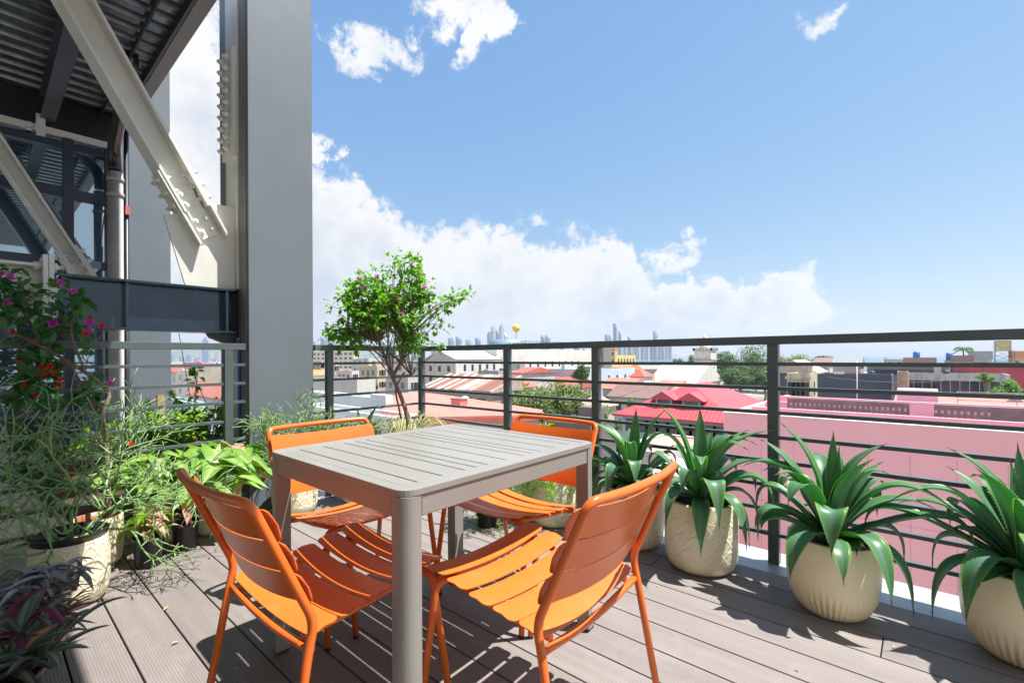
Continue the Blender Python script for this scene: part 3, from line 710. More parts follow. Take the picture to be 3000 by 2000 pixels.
# drain pipe and dark flue bend
dp = thing('drain_pipe', 'aged white drain pipe rising in front of the glass wall corner', 'pipe', (-5.55, .845, 0))
MB().tube([(0, 0, -4), (0, 0, 2.78)], .056, 20).build('pipe', pvc, dp)
for z in (2.56, 2.70): MB().tube([(0, 0, z), (0, 0, z+.03)], .064, 20).build('collar', pvc, dp)
MB().tube(smooth_path([(0, 0, 2.80), (0, -.005, 2.92), (.12, -.02, 3.03), (.5, -.03, 3.2), (.78, -.03, 3.33), (.86, -.03, 3.46)], 5), .050, 16).build('bend', M('dark pipe', (.07, .055, .05), .25, .6), dp)
MB().tube([(-.12, .10, -4), (-.12, .10, 3.3)], .02, 8).build('cable_duct', darkm, dp)
ts = MB().box(-.10, -.085, .085, .12, 2.44, 2.52).build('small_sticker', M('red and white sticker', (.5, .12, .12)), dp)
# glass wall
gm_, t, P, L = nodes('dark reflective glass')
P.inputs['Base Color'].default_value = (.02, .04, .065, 1); P.inputs['Roughness'].default_value = .25
gl = t.nodes.new('ShaderNodeBsdfGlossy'); gl.inputs['Roughness'].default_value = .015; gl.inputs['Color'].default_value = (.62, .84, 1, 1)
ms_ = t.nodes.new('ShaderNodeMixShader'); ms_.inputs[0].default_value = .42; L.new(P.outputs[0], ms_.inputs[1]); L.new(gl.outputs[0], ms_.inputs[2]); L.new(ms_.outputs[0], t.nodes['Material Output'].inputs[0])
gw = thing('glass_wall', 'dark blue framed glass wall of the building under the roof', 'glass wall', (-5.9, 0, 0))
MB().box(-.12, -.03, -3.2, .86, -4, 3.1).build('glass', gm_, gw)
for y, w in ((.86, .07), (.565, .07), (-.21, .06), (-1.1, .06), (-2, .06), (-2.9, .06)): MB().box(-.03+.001, .02, y-w/2, y+w/2, -4, 3.1).build('mullion', framem, gw)
for z, w in ((3.03, .06), (2.60, .085), (1.97, .07), (.35, .09), (-.6, .3)): MB().box(-.0285, .014, -3.2, .86, z-w/2, z+w/2).build('transom', framem, gw)
MB().box(-2.0, -.13, .80, .90, -4, 3.1).build('side_wall', framem, gw)
wire = MB().tube([at(478, 640, 8), at(500, 840, 8), at(560, 1180, 8)], .006, 5).build('wire', darkm); tag(wire, 'thin dark wire hanging between the two steel columns', 'wire')
# ================================================================ plants
def rv(r=random): 
    while True:
        v = V((r.uniform(-1, 1), r.uniform(-1, 1), r.uniform(-1, 1)))
        if .05 < v.length < 1: return v
def bushy(th, blobs, root, nleaf, lsize, leafm, stemm, flower=None, fn=0, rr=.008, branches=40, fsize=.03, shape='oval', forks=None, seed=1, stems='stems', spread=.075):
    r = random.Random(seed); st = MB(); fo = MB(); fl = MB()
    wts = [b[1][0]*b[1][1]*b[1][2] for b in blobs]
    nodes_ = []
    for i in range(branches):
        b = r.choices(blobs, wts)[0]; v = rv(r).normalized()*r.uniform(.45, 1)
        nodes_.append(V(b[0])+V((v.x*b[1][0], v.y*b[1][1], v.z*b[1][2])))
    forks = forks or [root]
    paths = []
    for q in nodes_:
        f = min(forks, key=lambda f: (V(f)-q).length+r.uniform(0, .15)); f = V(f)
        mid = f.lerp(q, .5)+rv(r)*(.12*(q-f).length)+V((0, 0, .05)); pth = smooth_path([f, f.lerp(mid, .6)+rv(r)*.01, mid, q.lerp(mid, .3)+rv(r)*.02, q], 4)
        rs = [lerp(rr, rr*.22, i/(len(pth)-1)) for i in range(len(pth))]; st.tube(pth, rs, 5); paths.append(pth)
    cnt = 0
    while cnt < nleaf:
        pth = r.choice(paths); i = int(len(pth)*min(.999, r.uniform(.35, 1)**.7)); p0 = pth[i]
        d = rv(r).normalized(); tw = d*r.uniform(.0, spread)+V((0, 0, r.uniform(-.01, .03)))
        for k in range(r.choice((2, 3, 4))):
            p = p0+tw*r.uniform(.3, 1); dd = (d+rv(r)*.9+V((0, 0, -.1))).normalized(); s = lsize*r.uniform(.6, 1.25)
            fo.leaf(p, dd, (V((0, 0, 1))+rv(r)*.9), s, s*.62, .3, .3, shape); cnt += 1
    st.build(stems, stemm, th); fo.build('foliage', leafm, th)
    if flower:
        for i in range(fn):
            q = r.choice(nodes_)+rv(r)*.03; fl = MB()
            for k in range(6):
                a = rv(r).normalized(); a.z = abs(a.z); fl.leaf(q, a, rv(r), fsize*r.uniform(.7, 1.1), fsize*.8, .35, -.3, 'heart')
            fl.build('flower', flower, th)
    return nodes_
def pxb(px, py, d, rx, ry, rd=None):
    k = d/1380; return (at(px, py, d), (rx*k, (rd or rx)*k, ry*k))
# flowering tree in the corner
tp = V((-3.15, 2.30, 0))
th = thing('bougainvillea_tree', 'small bougainvillea tree with pink blooms in the railing corner', 'potted tree', tp)
pot(th, 'plain', .2, .42)
loc = lambda p: V(p)-tp
D0 = 3.8
fk = [at(1150, 1105, D0), at(1130, 1050, D0), at(1175, 1060, D0), at(1205, 1100, D0), at(1110, 1000, D0), at(1180, 1000, D0)]
tk = MB()
tk.tube([loc(q) for q in smooth_path([at(1200, 1290, D0), at(1193, 1218, D0), at(1170, 1150, D0), fk[0]], 5)], [.020]*6+[.017]*5+[.015]*5, 9)
for a, b in ((0, 1), (0, 2), (0, 3), (1, 4), (2, 5)): tk.tube([loc(q) for q in smooth_path([fk[a], fk[a].lerp(fk[b], .5)+rv(R)*.01, fk[b]], 4)], [.013, .013, .012, .012, .011, .011, .01, .01, .009], 7)
tk.tube([loc(q) for q in smooth_path([at(1180, 1260, D0), at(1170, 1200, D0), at(1160, 1140, D0), at(1185, 1090, D0)], 4)], .008, 6)
tk.build('trunk', bark, th)
tw_ = MB()
for i in range(46):
    f = fk[R.randrange(6)]; q = at(R.uniform(1020, 1290), R.uniform(880, 1010), D0+R.uniform(-.15, .15)); m_ = f.lerp(q, .5)+rv(R)*.05
    P_ = smooth_path([loc(f), loc(m_), loc(q)], 4); tw_.tube(P_, [lerp(.0042, .0014, k/(len(P_)-1)) for k in range(len(P_))], 5)
tw_.build('twigs', bark, th)
bl = [(1190, 770, 60, 40), (1100, 835, 85, 50), (1200, 850, 110, 55), (1330, 868, 60, 26), (1375, 868, 28, 16), (1010, 890, 62, 50), (1130, 920, 125, 60), (1010, 960, 60, 40), (950, 985, 38, 30), (1290, 955, 50, 38), (1235, 1000, 90, 25), (1060, 985, 60, 30), (1240, 745, 40, 12), (1060, 790, 35, 25), (1330, 990, 25, 14), (1160, 735, 30, 14)]
bushy(th, [(loc(p), s) for p, s in [pxb(a, b, D0, c*1.08, d*1.12, c*.8) for a, b, c, d in bl]], loc(fk[0]), 6500, .038, gleaf, bark, magenta, 38, .0055, 150, .027, 'oval', [loc(q) for q in fk], 5, spread=.105)
gb = MB(); r = random.Random(3)
for i in range(230):
    a = r.uniform(0, 2*PI); rr = r.uniform(.02, .15); p0 = V((rr*math.cos(a), rr*math.sin(a), .38)); o = r.uniform(.12, .40); hgt = r.uniform(.06, .30)
    pts = bez(p0, p0+V((math.cos(a)*o*.4, math.sin(a)*o*.4, hgt*1.5)), p0+V((math.cos(a)*o, math.sin(a)*o, r.uniform(-.1, .12)+hgt*.3)), 7)
    gb.blade(pts, [.0045*(1-(k/7)**2)+.0006 for k in range(8)], V((-math.sin(a), math.cos(a), 0)), .2)
gb.build('grass_tuft', grassm, th)
# pencil plants
def pencil_plant(label, locp, style, r_, h_, targets, seed, reach, cat='potted plant', lv=6, extra=0):
    th = thing('pencil_plant', label, cat, locp); pot(th, style, r_, h_, None); r = random.Random(seed)
    if extra:
        MB().lathe([(r_*.90, h_-.03), (r_*.93, h_+.022), (r_*.97, h_+.024), (r_*.97, h_+.03), (r_*.88, h_+.03), (r_*.86, h_-.02)], 48, cap=False).build('inner_pot', blackpl, th)
    mb = MB()
    def grow(p, d, L, rad, n):
        q = p+d*L; m_ = p.lerp(q, .5)+rv(r)*(L*.1); mb.tube([p, m_, q], [rad, rad*.88, rad*.78], 5)
        if n <= 0:
            return
        for k in range(r.choice((2, 2, 3)) if n > 1 else r.choice((1, 2, 3))):
            nd = (d+rv(r).normalized()*r.uniform(.6, 1.25)+V((0, 0, r.uniform(-.12, .22)))).normalized()
            grow(q, nd, L*r.uniform(.62, 1.05), max(.0021, rad*.74), n-1)
    for (tx, ty, tz, L, n) in targets:
        d = V((tx, ty, tz)).normalized(); grow(V((r.uniform(-.03, .03), r.uniform(-.03, .03), h_-.05)), d, L, .0085, n)
    mb.build('stems', pencil, th); return th
pencil_plant('big thicket of green pencil stems in a loop patterned cream pot, far left', (-2.87, .275, 0), 'loop', .138, .285,
             [(.1, .0, 1, .185, 6), (-.3, -.3, .9, .17, 6), (.3, .5, .8, .16, 6), (-.2, .5, .8, .17, 6), (.3, -.4, .8, .15, 6), (0, .7, .45, .13, 5), (.4, .5, .45, .10, 4), (.5, -.4, .3, .11, 3), (-.1, -.9, .4, .14, 5)], 11, 1, extra=1)
pencil_plant('pencil stem plant in a cream pot in front of the grey column', (-3.34, 1.48, 0), 'loop', .15, .335,
             [(0, 0, 1, .13, 6), (.3, .6, .9, .13, 6), (.4, -.4, .9, .13, 6), (-.1, -.6, .8, .13, 6), (.1, .9, .7, .13, 6), (.5, 1, .6, .14, 5), (.6, .1, .7, .12, 6), (.3, -1, .5, .12, 5), (.2, .8, 1, .14, 6)], 23, 1)
# bougainvillea bush at the left
bp = V((-3.26, .42, 0))
th = thing('bougainvillea_bush', 'leafy bougainvillea with magenta and red flowers climbing over the left railing', 'potted plant', bp)
pot(th, 'plain', .105, .26)
loc = lambda p: V(p)-bp
Dl = 2.45
mb = MB()
for path, r0 in (([(318, 1500), (312, 1300), (300, 1215), (318, 1150), (250, 1090), (140, 1025), (60, 985), (-60, 960)], .014), ([(300, 1215), (250, 1150), (200, 1070), (90, 1030), (0, 1000)], .009),
                 ([(250, 1090), (215, 1000), (210, 960), (222, 880)], .007), ([(215, 1000), (180, 980), (170, 900)], .005), ([(240, 1030), (280, 1000), (322, 958)], .0035), ([(318, 1150), (300, 1090), (245, 1050), (243, 1020)], .004),
                 ([(200, 1070), (120, 1100), (60, 1120), (-20, 1180)], .006), ([(140, 1025), (60, 900), (40, 850), (-20, 800)], .007), ([(312, 1300), (260, 1290), (180, 1310), (60, 1250)], .005)):
    P_ = smooth_path([loc(at(a, b, Dl+R.uniform(-.05, .05))) for a, b in path], 5); mb.tube(P_, [lerp(r0, r0*.4, i/len(P_)) for i in range(len(P_))], 7)
mb.build('branches', bark, th)
bl = [(60, 900, 80, 45), (30, 830, 50, 40), (170, 960, 90, 45), (215, 880, 45, 25), (60, 1010, 90, 50), (130, 1100, 110, 60), (40, 1180, 70, 60), (200, 1220, 90, 50), (300, 1150, 30, 30), (60, 1290, 80, 60), (250, 1180, 50, 40), (90, 1400, 90, 60), (150, 1330, 120, 40), (250, 950, 35, 25), (290, 1010, 25, 20), (40, 1480, 60, 50)]
fks = [loc(at(a, b, Dl)) for a, b in ((300, 1215), (250, 1090), (140, 1025), (210, 960), (60, 985), (120, 1100), (180, 1310), (60, 900), (312, 1300))]
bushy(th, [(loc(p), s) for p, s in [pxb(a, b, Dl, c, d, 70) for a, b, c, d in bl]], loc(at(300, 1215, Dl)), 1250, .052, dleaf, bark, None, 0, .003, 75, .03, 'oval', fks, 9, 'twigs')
def flowers(pts, m_, nm, sz, par, locf, D_):
    rr = random.Random(4)
    for a, b in pts:
        fl = MB()
        q = locf(at(a, b, D_-.1))
        for k in range(8):
            a_ = rv(rr).normalized(); fl.leaf(q, a_, rv(rr), sz*rr.uniform(.7, 1.1), sz*.85, .35, -.3, 'heart')
        fl.build(nm, m_, par)
flowers([(5, 797), (30, 812), (175, 830), (160, 943), (262, 942), (258, 966), (18, 885), (322, 1125), (275, 1305), (220, 852), (150, 950)], magenta, 'magenta_flower', .026, th, loc, Dl)
flowers([(265, 927), (297, 955), (247, 980), (38, 970), (55, 1052), (120, 1075), (145, 1072), (125, 1095), (165, 1125), (160, 1092), (178, 1110), (108, 1158), (75, 1125), (383, 1302), (115, 1270), (205, 1390), (105, 1000)], redf, 'red_flower', .021, th, loc, Dl)
# arrowhead vines
def arrow_plant(name, label, p, style, r_, h_, n, spread, hgt, L, mat, seed, mat2=None, shape='arrow', cat='potted plant', inner=terra):
    th = thing(name, label, cat, p); zs = pot(th, style, r_, h_, inner); r = random.Random(seed); st = MB(); lf = MB(); lf2 = MB()
    for i in range(n):
        a = r.uniform(0, 2*PI); rr = spread*r.uniform(.15, 1); z = zs+hgt*r.uniform(.25, 1)*(1-.35*(rr/spread)**2)
        q = V((rr*math.cos(a), rr*math.sin(a), z)); p0 = V((r.uniform(-.4, .4)*r_, r.uniform(-.4, .4)*r_, zs))
        st.tube(bez(p0, V((q.x*.5, q.y*.5, z+.02)), q, 5), .0022, 4)
        d = V((math.cos(a+r.uniform(-.8, .8)), math.sin(a+r.uniform(-.8, .8)), r.uniform(-.7, .1))); s = L*r.uniform(.6, 1.15)
        (lf2 if mat2 and r.random() < .18 else lf).leaf(q, d, V((d.x*.4, d.y*.4, 1))+rv(r)*.35, s, s*(.85 if shape == 'arrow' else .9), .22, .35, shape)
    st.build('stems', limeleaf, th); lf.build('foliage', mat, th)
    if mat2: lf2.build('new_leaves', mat2, th)
    return th
arrow_plant('arrowhead_vine', 'pale green arrowhead vine with big leaves in a plain cream pot by the column', (-3.36, 1.0, 0), 'plain', .135, .28, 100, .33, .30, .18, syng, 31, syngp)
arrow_plant('arrowhead_vine', 'pale arrowhead vine trailing from a cream pot between the left railing bars', (-3.40, .70, 0), 'plain', .11, .28, 60, .25, .30, .12, syng, 33)
arrow_plant('arrowhead_vine', 'pink leaved arrowhead vine in a small black pot on the left', (-3.07, .595, 0), 'black', .071, .155, 34, .12, .17, .08, syngp, 35, limeleaf)
arrow_plant('philodendron', 'bright green broad leaved plant behind the table near the railing', (-2.02, 2.57, 0), 'plain', .15, .42, 34, .17, .24, .13, limeleaf, 37, None, 'heart')
# wandering plants with lance leaves
def lance_plant(name, label, p, style, r_, h_, rosettes, seed, scale=1., mats=(None, None), cat='potted plant'):
    th = thing(name, label, cat, p); zs = pot(th, style, r_, h_, None); r = random.Random(seed); A = MB(); B = MB(); cn = MB()
    for (dx, dy, dz, n, L, w, kind) in rosettes:
        b = V((dx, dy, zs+dz))
        cn.tube([V((0, 0, zs-.02)), V((dx*.6, dy*.6, zs+dz*.4)), b], .006, 6)
        for i in range(n):
            a = i*2.4+r.uniform(-.4, .4); e = r.uniform(.15, 1.1); l = L*r.uniform(.6, 1.15); d = V((math.cos(a), math.sin(a), 0))
            pts = bez(b, b+d*(l*.5)+V((0, 0, l*e*.8)), b+d*l+V((0, 0, l*(e*.7-.45*r.random()))), 9)
            ws = [w*(.35+.9*math.sin(PI*min(1, (k/9)**.7*.97)))*(1 if k < 9 else .05)*.8 for k in range(10)]; ws[-1] = .0004; ws[0] = w*.5
            (A if kind == 0 or (kind == 2 and r.random() < .5) else B).blade(pts, ws, V((-d.y, d.x, 0)), .45)
    cn.build('stems', purple, th)
    if A.v: A.build('foliage', mats[0], th)
    if B.v: B.build('purple_leaves', mats[1], th)
    return th
lance_plant('wandering_plant', 'purple and white striped lance leaved plant in a small black pot beside the arrowhead vine', (-3.17, .785, 0), 'black', .068, .155, [(0, 0, .08, 22, .14, .016, 2), (.03, -.03, .05, 14, .13, .014, 0)], 41, mats=(trad, purple))
lance_plant('wandering_plant', 'green and purple striped plant spilling over a black pot, bottom left corner', (-2.02, .03, 0), 'black', .11, .17, [(.02, .03, .05, 20, .20, .017, 0), (-.08, .06, .09, 16, .22, .015, 2), (.03, -.09, .04, 16, .20, .017, 0), (-.10, -.04, .08, 14, .22, .016, 1), (.06, .09, .06, 14, .19, .015, 0)], 43, mats=(trad, purple))
dr = lance_plant('dried_plant', 'wilted brown plant in a tan clay pot near the bottom left corner', (-2.42, .14, 0), 'clay', .095, .15, [(0, 0, .04, 46, .15, .008, 0), (.05, .05, .03, 30, .13, .007, 0), (-.06, -.04, .05, 30, .15, .008, 0)], 45, mats=(dryleaf, dryleaf))
r = random.Random(8); mb = MB()
for i in range(34):
    d = rv(r).normalized(); d.z = abs(d.z)*.4+.1; p0 = V((-.10, .02, .17))+V((r.uniform(-.06, .1), r.uniform(-.06, .1), r.uniform(0, .08))); pts = bez(p0, p0+d*.08+V((0, 0, .05)), p0+d*.17+V((r.uniform(-.04, .04), 0, -.03)), 7)
    mb.blade(pts, [.016*(1-(k/7)**3)*r.uniform(.6, 1)+.001 for k in range(8)], None, 1.0)
mb.build('curled_leaves', M('grey curled dry leaf', (.30, .31, .32), .6, 0, .35, 20), dr)
# asparagus ferns
def fern_plant(label, p, style, r_, h_, n, spread, seed, drop, name='asparagus_fern'):
    th = thing(name, label, 'potted plant', p); zs = pot(th, style, r_, h_, None); r = random.Random(seed); mb = MB(); st = MB()
    for i in range(n):
        a = r.uniform(0, 2*PI); o = spread*r.uniform(.3, 1); d = V((math.cos(a), math.sin(a), 0)); h = r.uniform(.04, .20)
        P_ = bez(V((0, 0, zs)), d*o*.6+V((0, 0, zs+h*1.7)), d*o+V((0, 0, max(.015, zs+h-drop*r.random()*(o/spread)**2))), 12); st.tube(P_, .0014, 3)
        for q in P_[3:]:
            for k in range(9):
                dd = rv(r).normalized()
                mb.leaf(q, dd, rv(r), r.uniform(.018, .034), .0045, .2, .1)
    st.build('stems', limeleaf, th); mb.build('foliage', fern, th); return th
fern_plant('bright green asparagus fern spilling over a loop patterned pot under the table', (-1.84, 2.50, 0), 'loop', .16, .30, 130, .30, 51, .28)
fern_plant('low asparagus fern around a small black pot under the table', (-2.13, 2.17, 0), 'black', .075, .14, 95, .27, 53, .26)
# planter box beyond the left railing
pb = thing('planter_box', 'brown wooden planter box with lime green vine beyond the left railing', 'planter', (-3.88, .82, .06))
MB().box(-.13, .13, -.55, .45, .12, .42).build('box', wood, pb, bevel=.004)
MB().box(-.145, .145, -.565, .465, .40, .43).build('rim', wood, pb, bevel=.003)
MB().box(-.02, .02, -.02, .02, .43, .78).build('stake', M('tan stake', (.42, .27, .16), .8), pb)
bushy(pb, [((0, -.2, .52), (.13, .26, .15)), ((0, .1, .52), (.13, .22, .2)), ((0, -.02, .68), (.12, .2, .12)), ((.05, -.4, .42), (.12, .15, .12)), ((.05, -.1, .3), (.14, .3, .12))], (0, -.1, .4), 2600, .034, limeleaf, bark, None, 0, .004, 60, .02, 'heart', None, 61)
b2_ = thing('vine_bush', 'darker green climbing bush beyond the railing next to the column', 'shrub', (-4.15, 1.2, 0))
bushy(b2_, [((0, -.05, .75), (.18, .25, .25)), ((0, -.12, 1.02), (.08, .08, .16)), ((0, .05, .5), (.2, .3, .2)), ((0, .2, .85), (.15, .2, .1))], (0, -.05, .25), 900, .05, gleaf, bark, None, 0, .005, 40, .02, 'heart', None, 63)
MB().tube([(0, -.05, .19), (0, -.05, .5)], .018, 8).build('trunk', bark, b2_)
MB().box(-.2, .2, -.3, .3, -.058, .2).build('box', wood, b2_)
ol = MB().box(-5.6, -3.8, -2.2, 1.95, -.16, -.06).build('outer_ledge', M('pale concrete ledge', (.42, .42, .40), .85, 0, .15, 3, .2, 30, stain=.3)); struct(ol)
MB_ = MB().box(-4.6, -4.1, -.1, 1.9, -.0595, .2); tag(MB_.build('plinth', M('grey plinth', (.3, .3, .3), .8)), 'grey plinth carrying the wooden planter box', 'plinth')
# fallen leaves on the deck
for i, (a, b) in enumerate(((612, 1633), (1466, 1600), (477, 1790), (553, 1640), (1455, 1566), (525, 1880), (1475, 1597), (2180, 1790), (2620, 1900), (1930, 1720), (700, 1960), (380, 1720), (2330, 1960))):
    q = (Vector := V)(at(a, b, 1)); v = at(a, b, 1)-V((0, 0, CAMZ)); p = V((0, 0, CAMZ))+v*(-CAMZ/v.z); mb = MB().leaf(p+V((0, 0, .004)), V((math.cos(i), math.sin(i), .1)), V((0, 0, 1)), .028, .013, .4, -.2)
    mb.v = [p+(q_-p)*(1 if i < 7 else .6) for q_ in mb.v]
    tag(mb.build('fallen_leaf', M('dry yellow leaf', (.45, .32, .12), .7)), 'tiny dry yellow leaf lying on the deck boards', 'leaf', 'fallen leaves on the deck')
# ================================================================ ground, sea, hills
GZ = -18.0
def lp(lat, d, z): return Rt*lat+Fd*d+V((0, 0, z))
gm2 = M('city ground', (.26, .25, .23), .9, 0, .35, .02, 0)
land = [(-6900, -400), (-6900, 6900), (1900, 6900), (930, 2750), (560, 2600), (420, 1500), (270, 900), (330, 600), (520, 470), (1400, 420), (6900, 600), (6900, -400)]
n = MB(); n.prism(land[::-1], GZ-3, GZ, lambda u, v, w: tuple(lp(u, v, w))); struct(n.build('ground', gm2))
seam, t, P, L = nodes('sea water')
P.inputs['Base Color'].default_value = (.045, .13, .19, 1); P.inputs['Roughness'].default_value = .22
bump(t, P, nz(t, .08, 6, .6), .25, 1.0)
n = MB(); n.v = [lp(-7000, -500, GZ-1.2), lp(7000, -500, GZ-1.2), lp(7000, 7000, GZ-1.2), lp(-7000, 7000, GZ-1.2)]; n.face((0, 1, 2, 3)); struct(n.build('sea', seam))
hm_ = M('far forested hill', (.10, .15, .08), .9, 0, .3, .004, 0)
for cx_, d_, w_, h_ in ((-4300, 5600, 2100, 230), (-2900, 6200, 1500, 240), (-2100, 4800, 1200, 60)):
    mb = MB(); K = 28; J = 8
    for j in range(J+1):
        for i in range(K+1):
            u = i/K*2-1; v = j/J*2-1; hh = h_*max(0, 1-u*u)*max(0, 1-v*v)*(1+.25*math.sin(5*u+j)*1)
            mb.v.append(lp(cx_+u*w_, d_+v*500, GZ+hh+.2))
    for j in range(J):
        for i in range(K): a = j*(K+1)+i; mb.face((a, a+1, a+K+2, a+K+1), True)
    struct(mb.build('hill', hm_))
# ================================================================ buildings
glassd = M('dark window glass', (.03, .04, .05), .12, 0, .3, 1, 0, spec=.8)
winw = M('white window frame', (.6, .6, .58), .5)
def wallm(col, stain=.35): return M('wall %.2f %.2f %.2f' % col, col, .85, 0, .12, .25, .1, 3, stain=stain)
def tin(name, col, pitch=.5, along='x', stain=.25):
    if name in MATS: return MATS[name]
    m, t, P, L = nodes(name)
    c = ramp(t, nz(t, .6, 8, .7), [(.3, tuple(x*.82 for x in col)), (.7, tuple(min(1, x*1.1) for x in col))])
    g = ramp(t, nz(t, 1.4, 8, .75, stretch=(1, 1, .3)), [(.5, (0, 0, 0)), (.75, (1, 1, 1))]); c = mixc(t, mth(t, 'MULTIPLY', g, stain), c, (.16, .10, .07))
    co = t.nodes.new('ShaderNodeTexCoord'); sp = t.nodes.new('ShaderNodeSeparateXYZ'); L.new(co.outputs['Object'], sp.inputs[0])
    w = mth(t, 'SINE', mth(t, 'MULTIPLY', sp.outputs[0 if along == 'x' else 1], 2*PI/pitch)); w2 = mth(t, 'POWER', mth(t, 'ABSOLUTE', w), 8)
    c = mixc(t, mth(t, 'MULTIPLY', w2, .14), c, tuple(x*.45 for x in col)); L.new(c, P.inputs['Base Color']); P.inputs['Roughness'].default_value = .5
    bump(t, P, w, .3, .02); MATS[name] = m; return m
rustm, t, P, L = nodes('rusty patched tin')
co = t.nodes.new('ShaderNodeTexCoord'); sp = t.nodes.new('ShaderNodeSeparateXYZ'); L.new(co.outputs['Object'], sp.inputs[0])
wn_ = t.nodes.new('ShaderNodeTexWhiteNoise'); wn_.noise_dimensions = '1D'; L.new(mth(t, 'FLOOR', mth(t, 'MULTIPLY', sp.outputs[0], 1.3)), wn_.inputs['W'])
cA = ramp(t, wn_.outputs['Value'], [(0, (.20, .09, .06)), (.45, (.34, .16, .11)), (.6, (.45, .42, .40)), (1, (.62, .58, .54))])
cA = mixc(t, ramp(t, nz(t, .9, 8, .75), [(.4, (0, 0, 0)), (.7, (.7, .7, .7))]), cA, (.23, .10, .06)); L.new(cA, P.inputs['Base Color']); P.inputs['Roughness'].default_value = .7
redtin = tin('red tin roof', (.50, .13, .10), .8, 'x', .15); redtile = tin('rose red tin roof', (.50, .08, .095), .3, 'x', .05); palered = tin('pale red roof', (.60, .22, .17), 1.2, 'x', .15)
whitetin = tin('white tin roof', (.50, .50, .49), .9, 'y', .15); greytin = tin('grey tin roof', (.36, .37, .38), .7, 'x', .3); browntin = tin('brown tin roof', (.24, .15, .13), .6, 'x', .4); orangetile = tin('orange tile roof', (.62, .26, .11), .5, 'x', .15)
def corner(c, l, r, top, d):
    p = at(c, top, d); X, Y = p.x, p.y
    def solve(px, ax):
        k = (px-1500)/1380; a = V((X, Y, 0))
        # (a+s*ax).Rt = k*(a+s*ax).Fd
        den = ax.dot(Rt)-k*ax.dot(Fd); return -(a.dot(Rt)-k*a.dot(Fd))/den
    wx = solve(l, V((-1, 0, 0))) if l < c else .6
    wy = solve(r, V((0, 1, 0))) if r > c else .6
    return p, max(.5, wx), max(.5, wy)
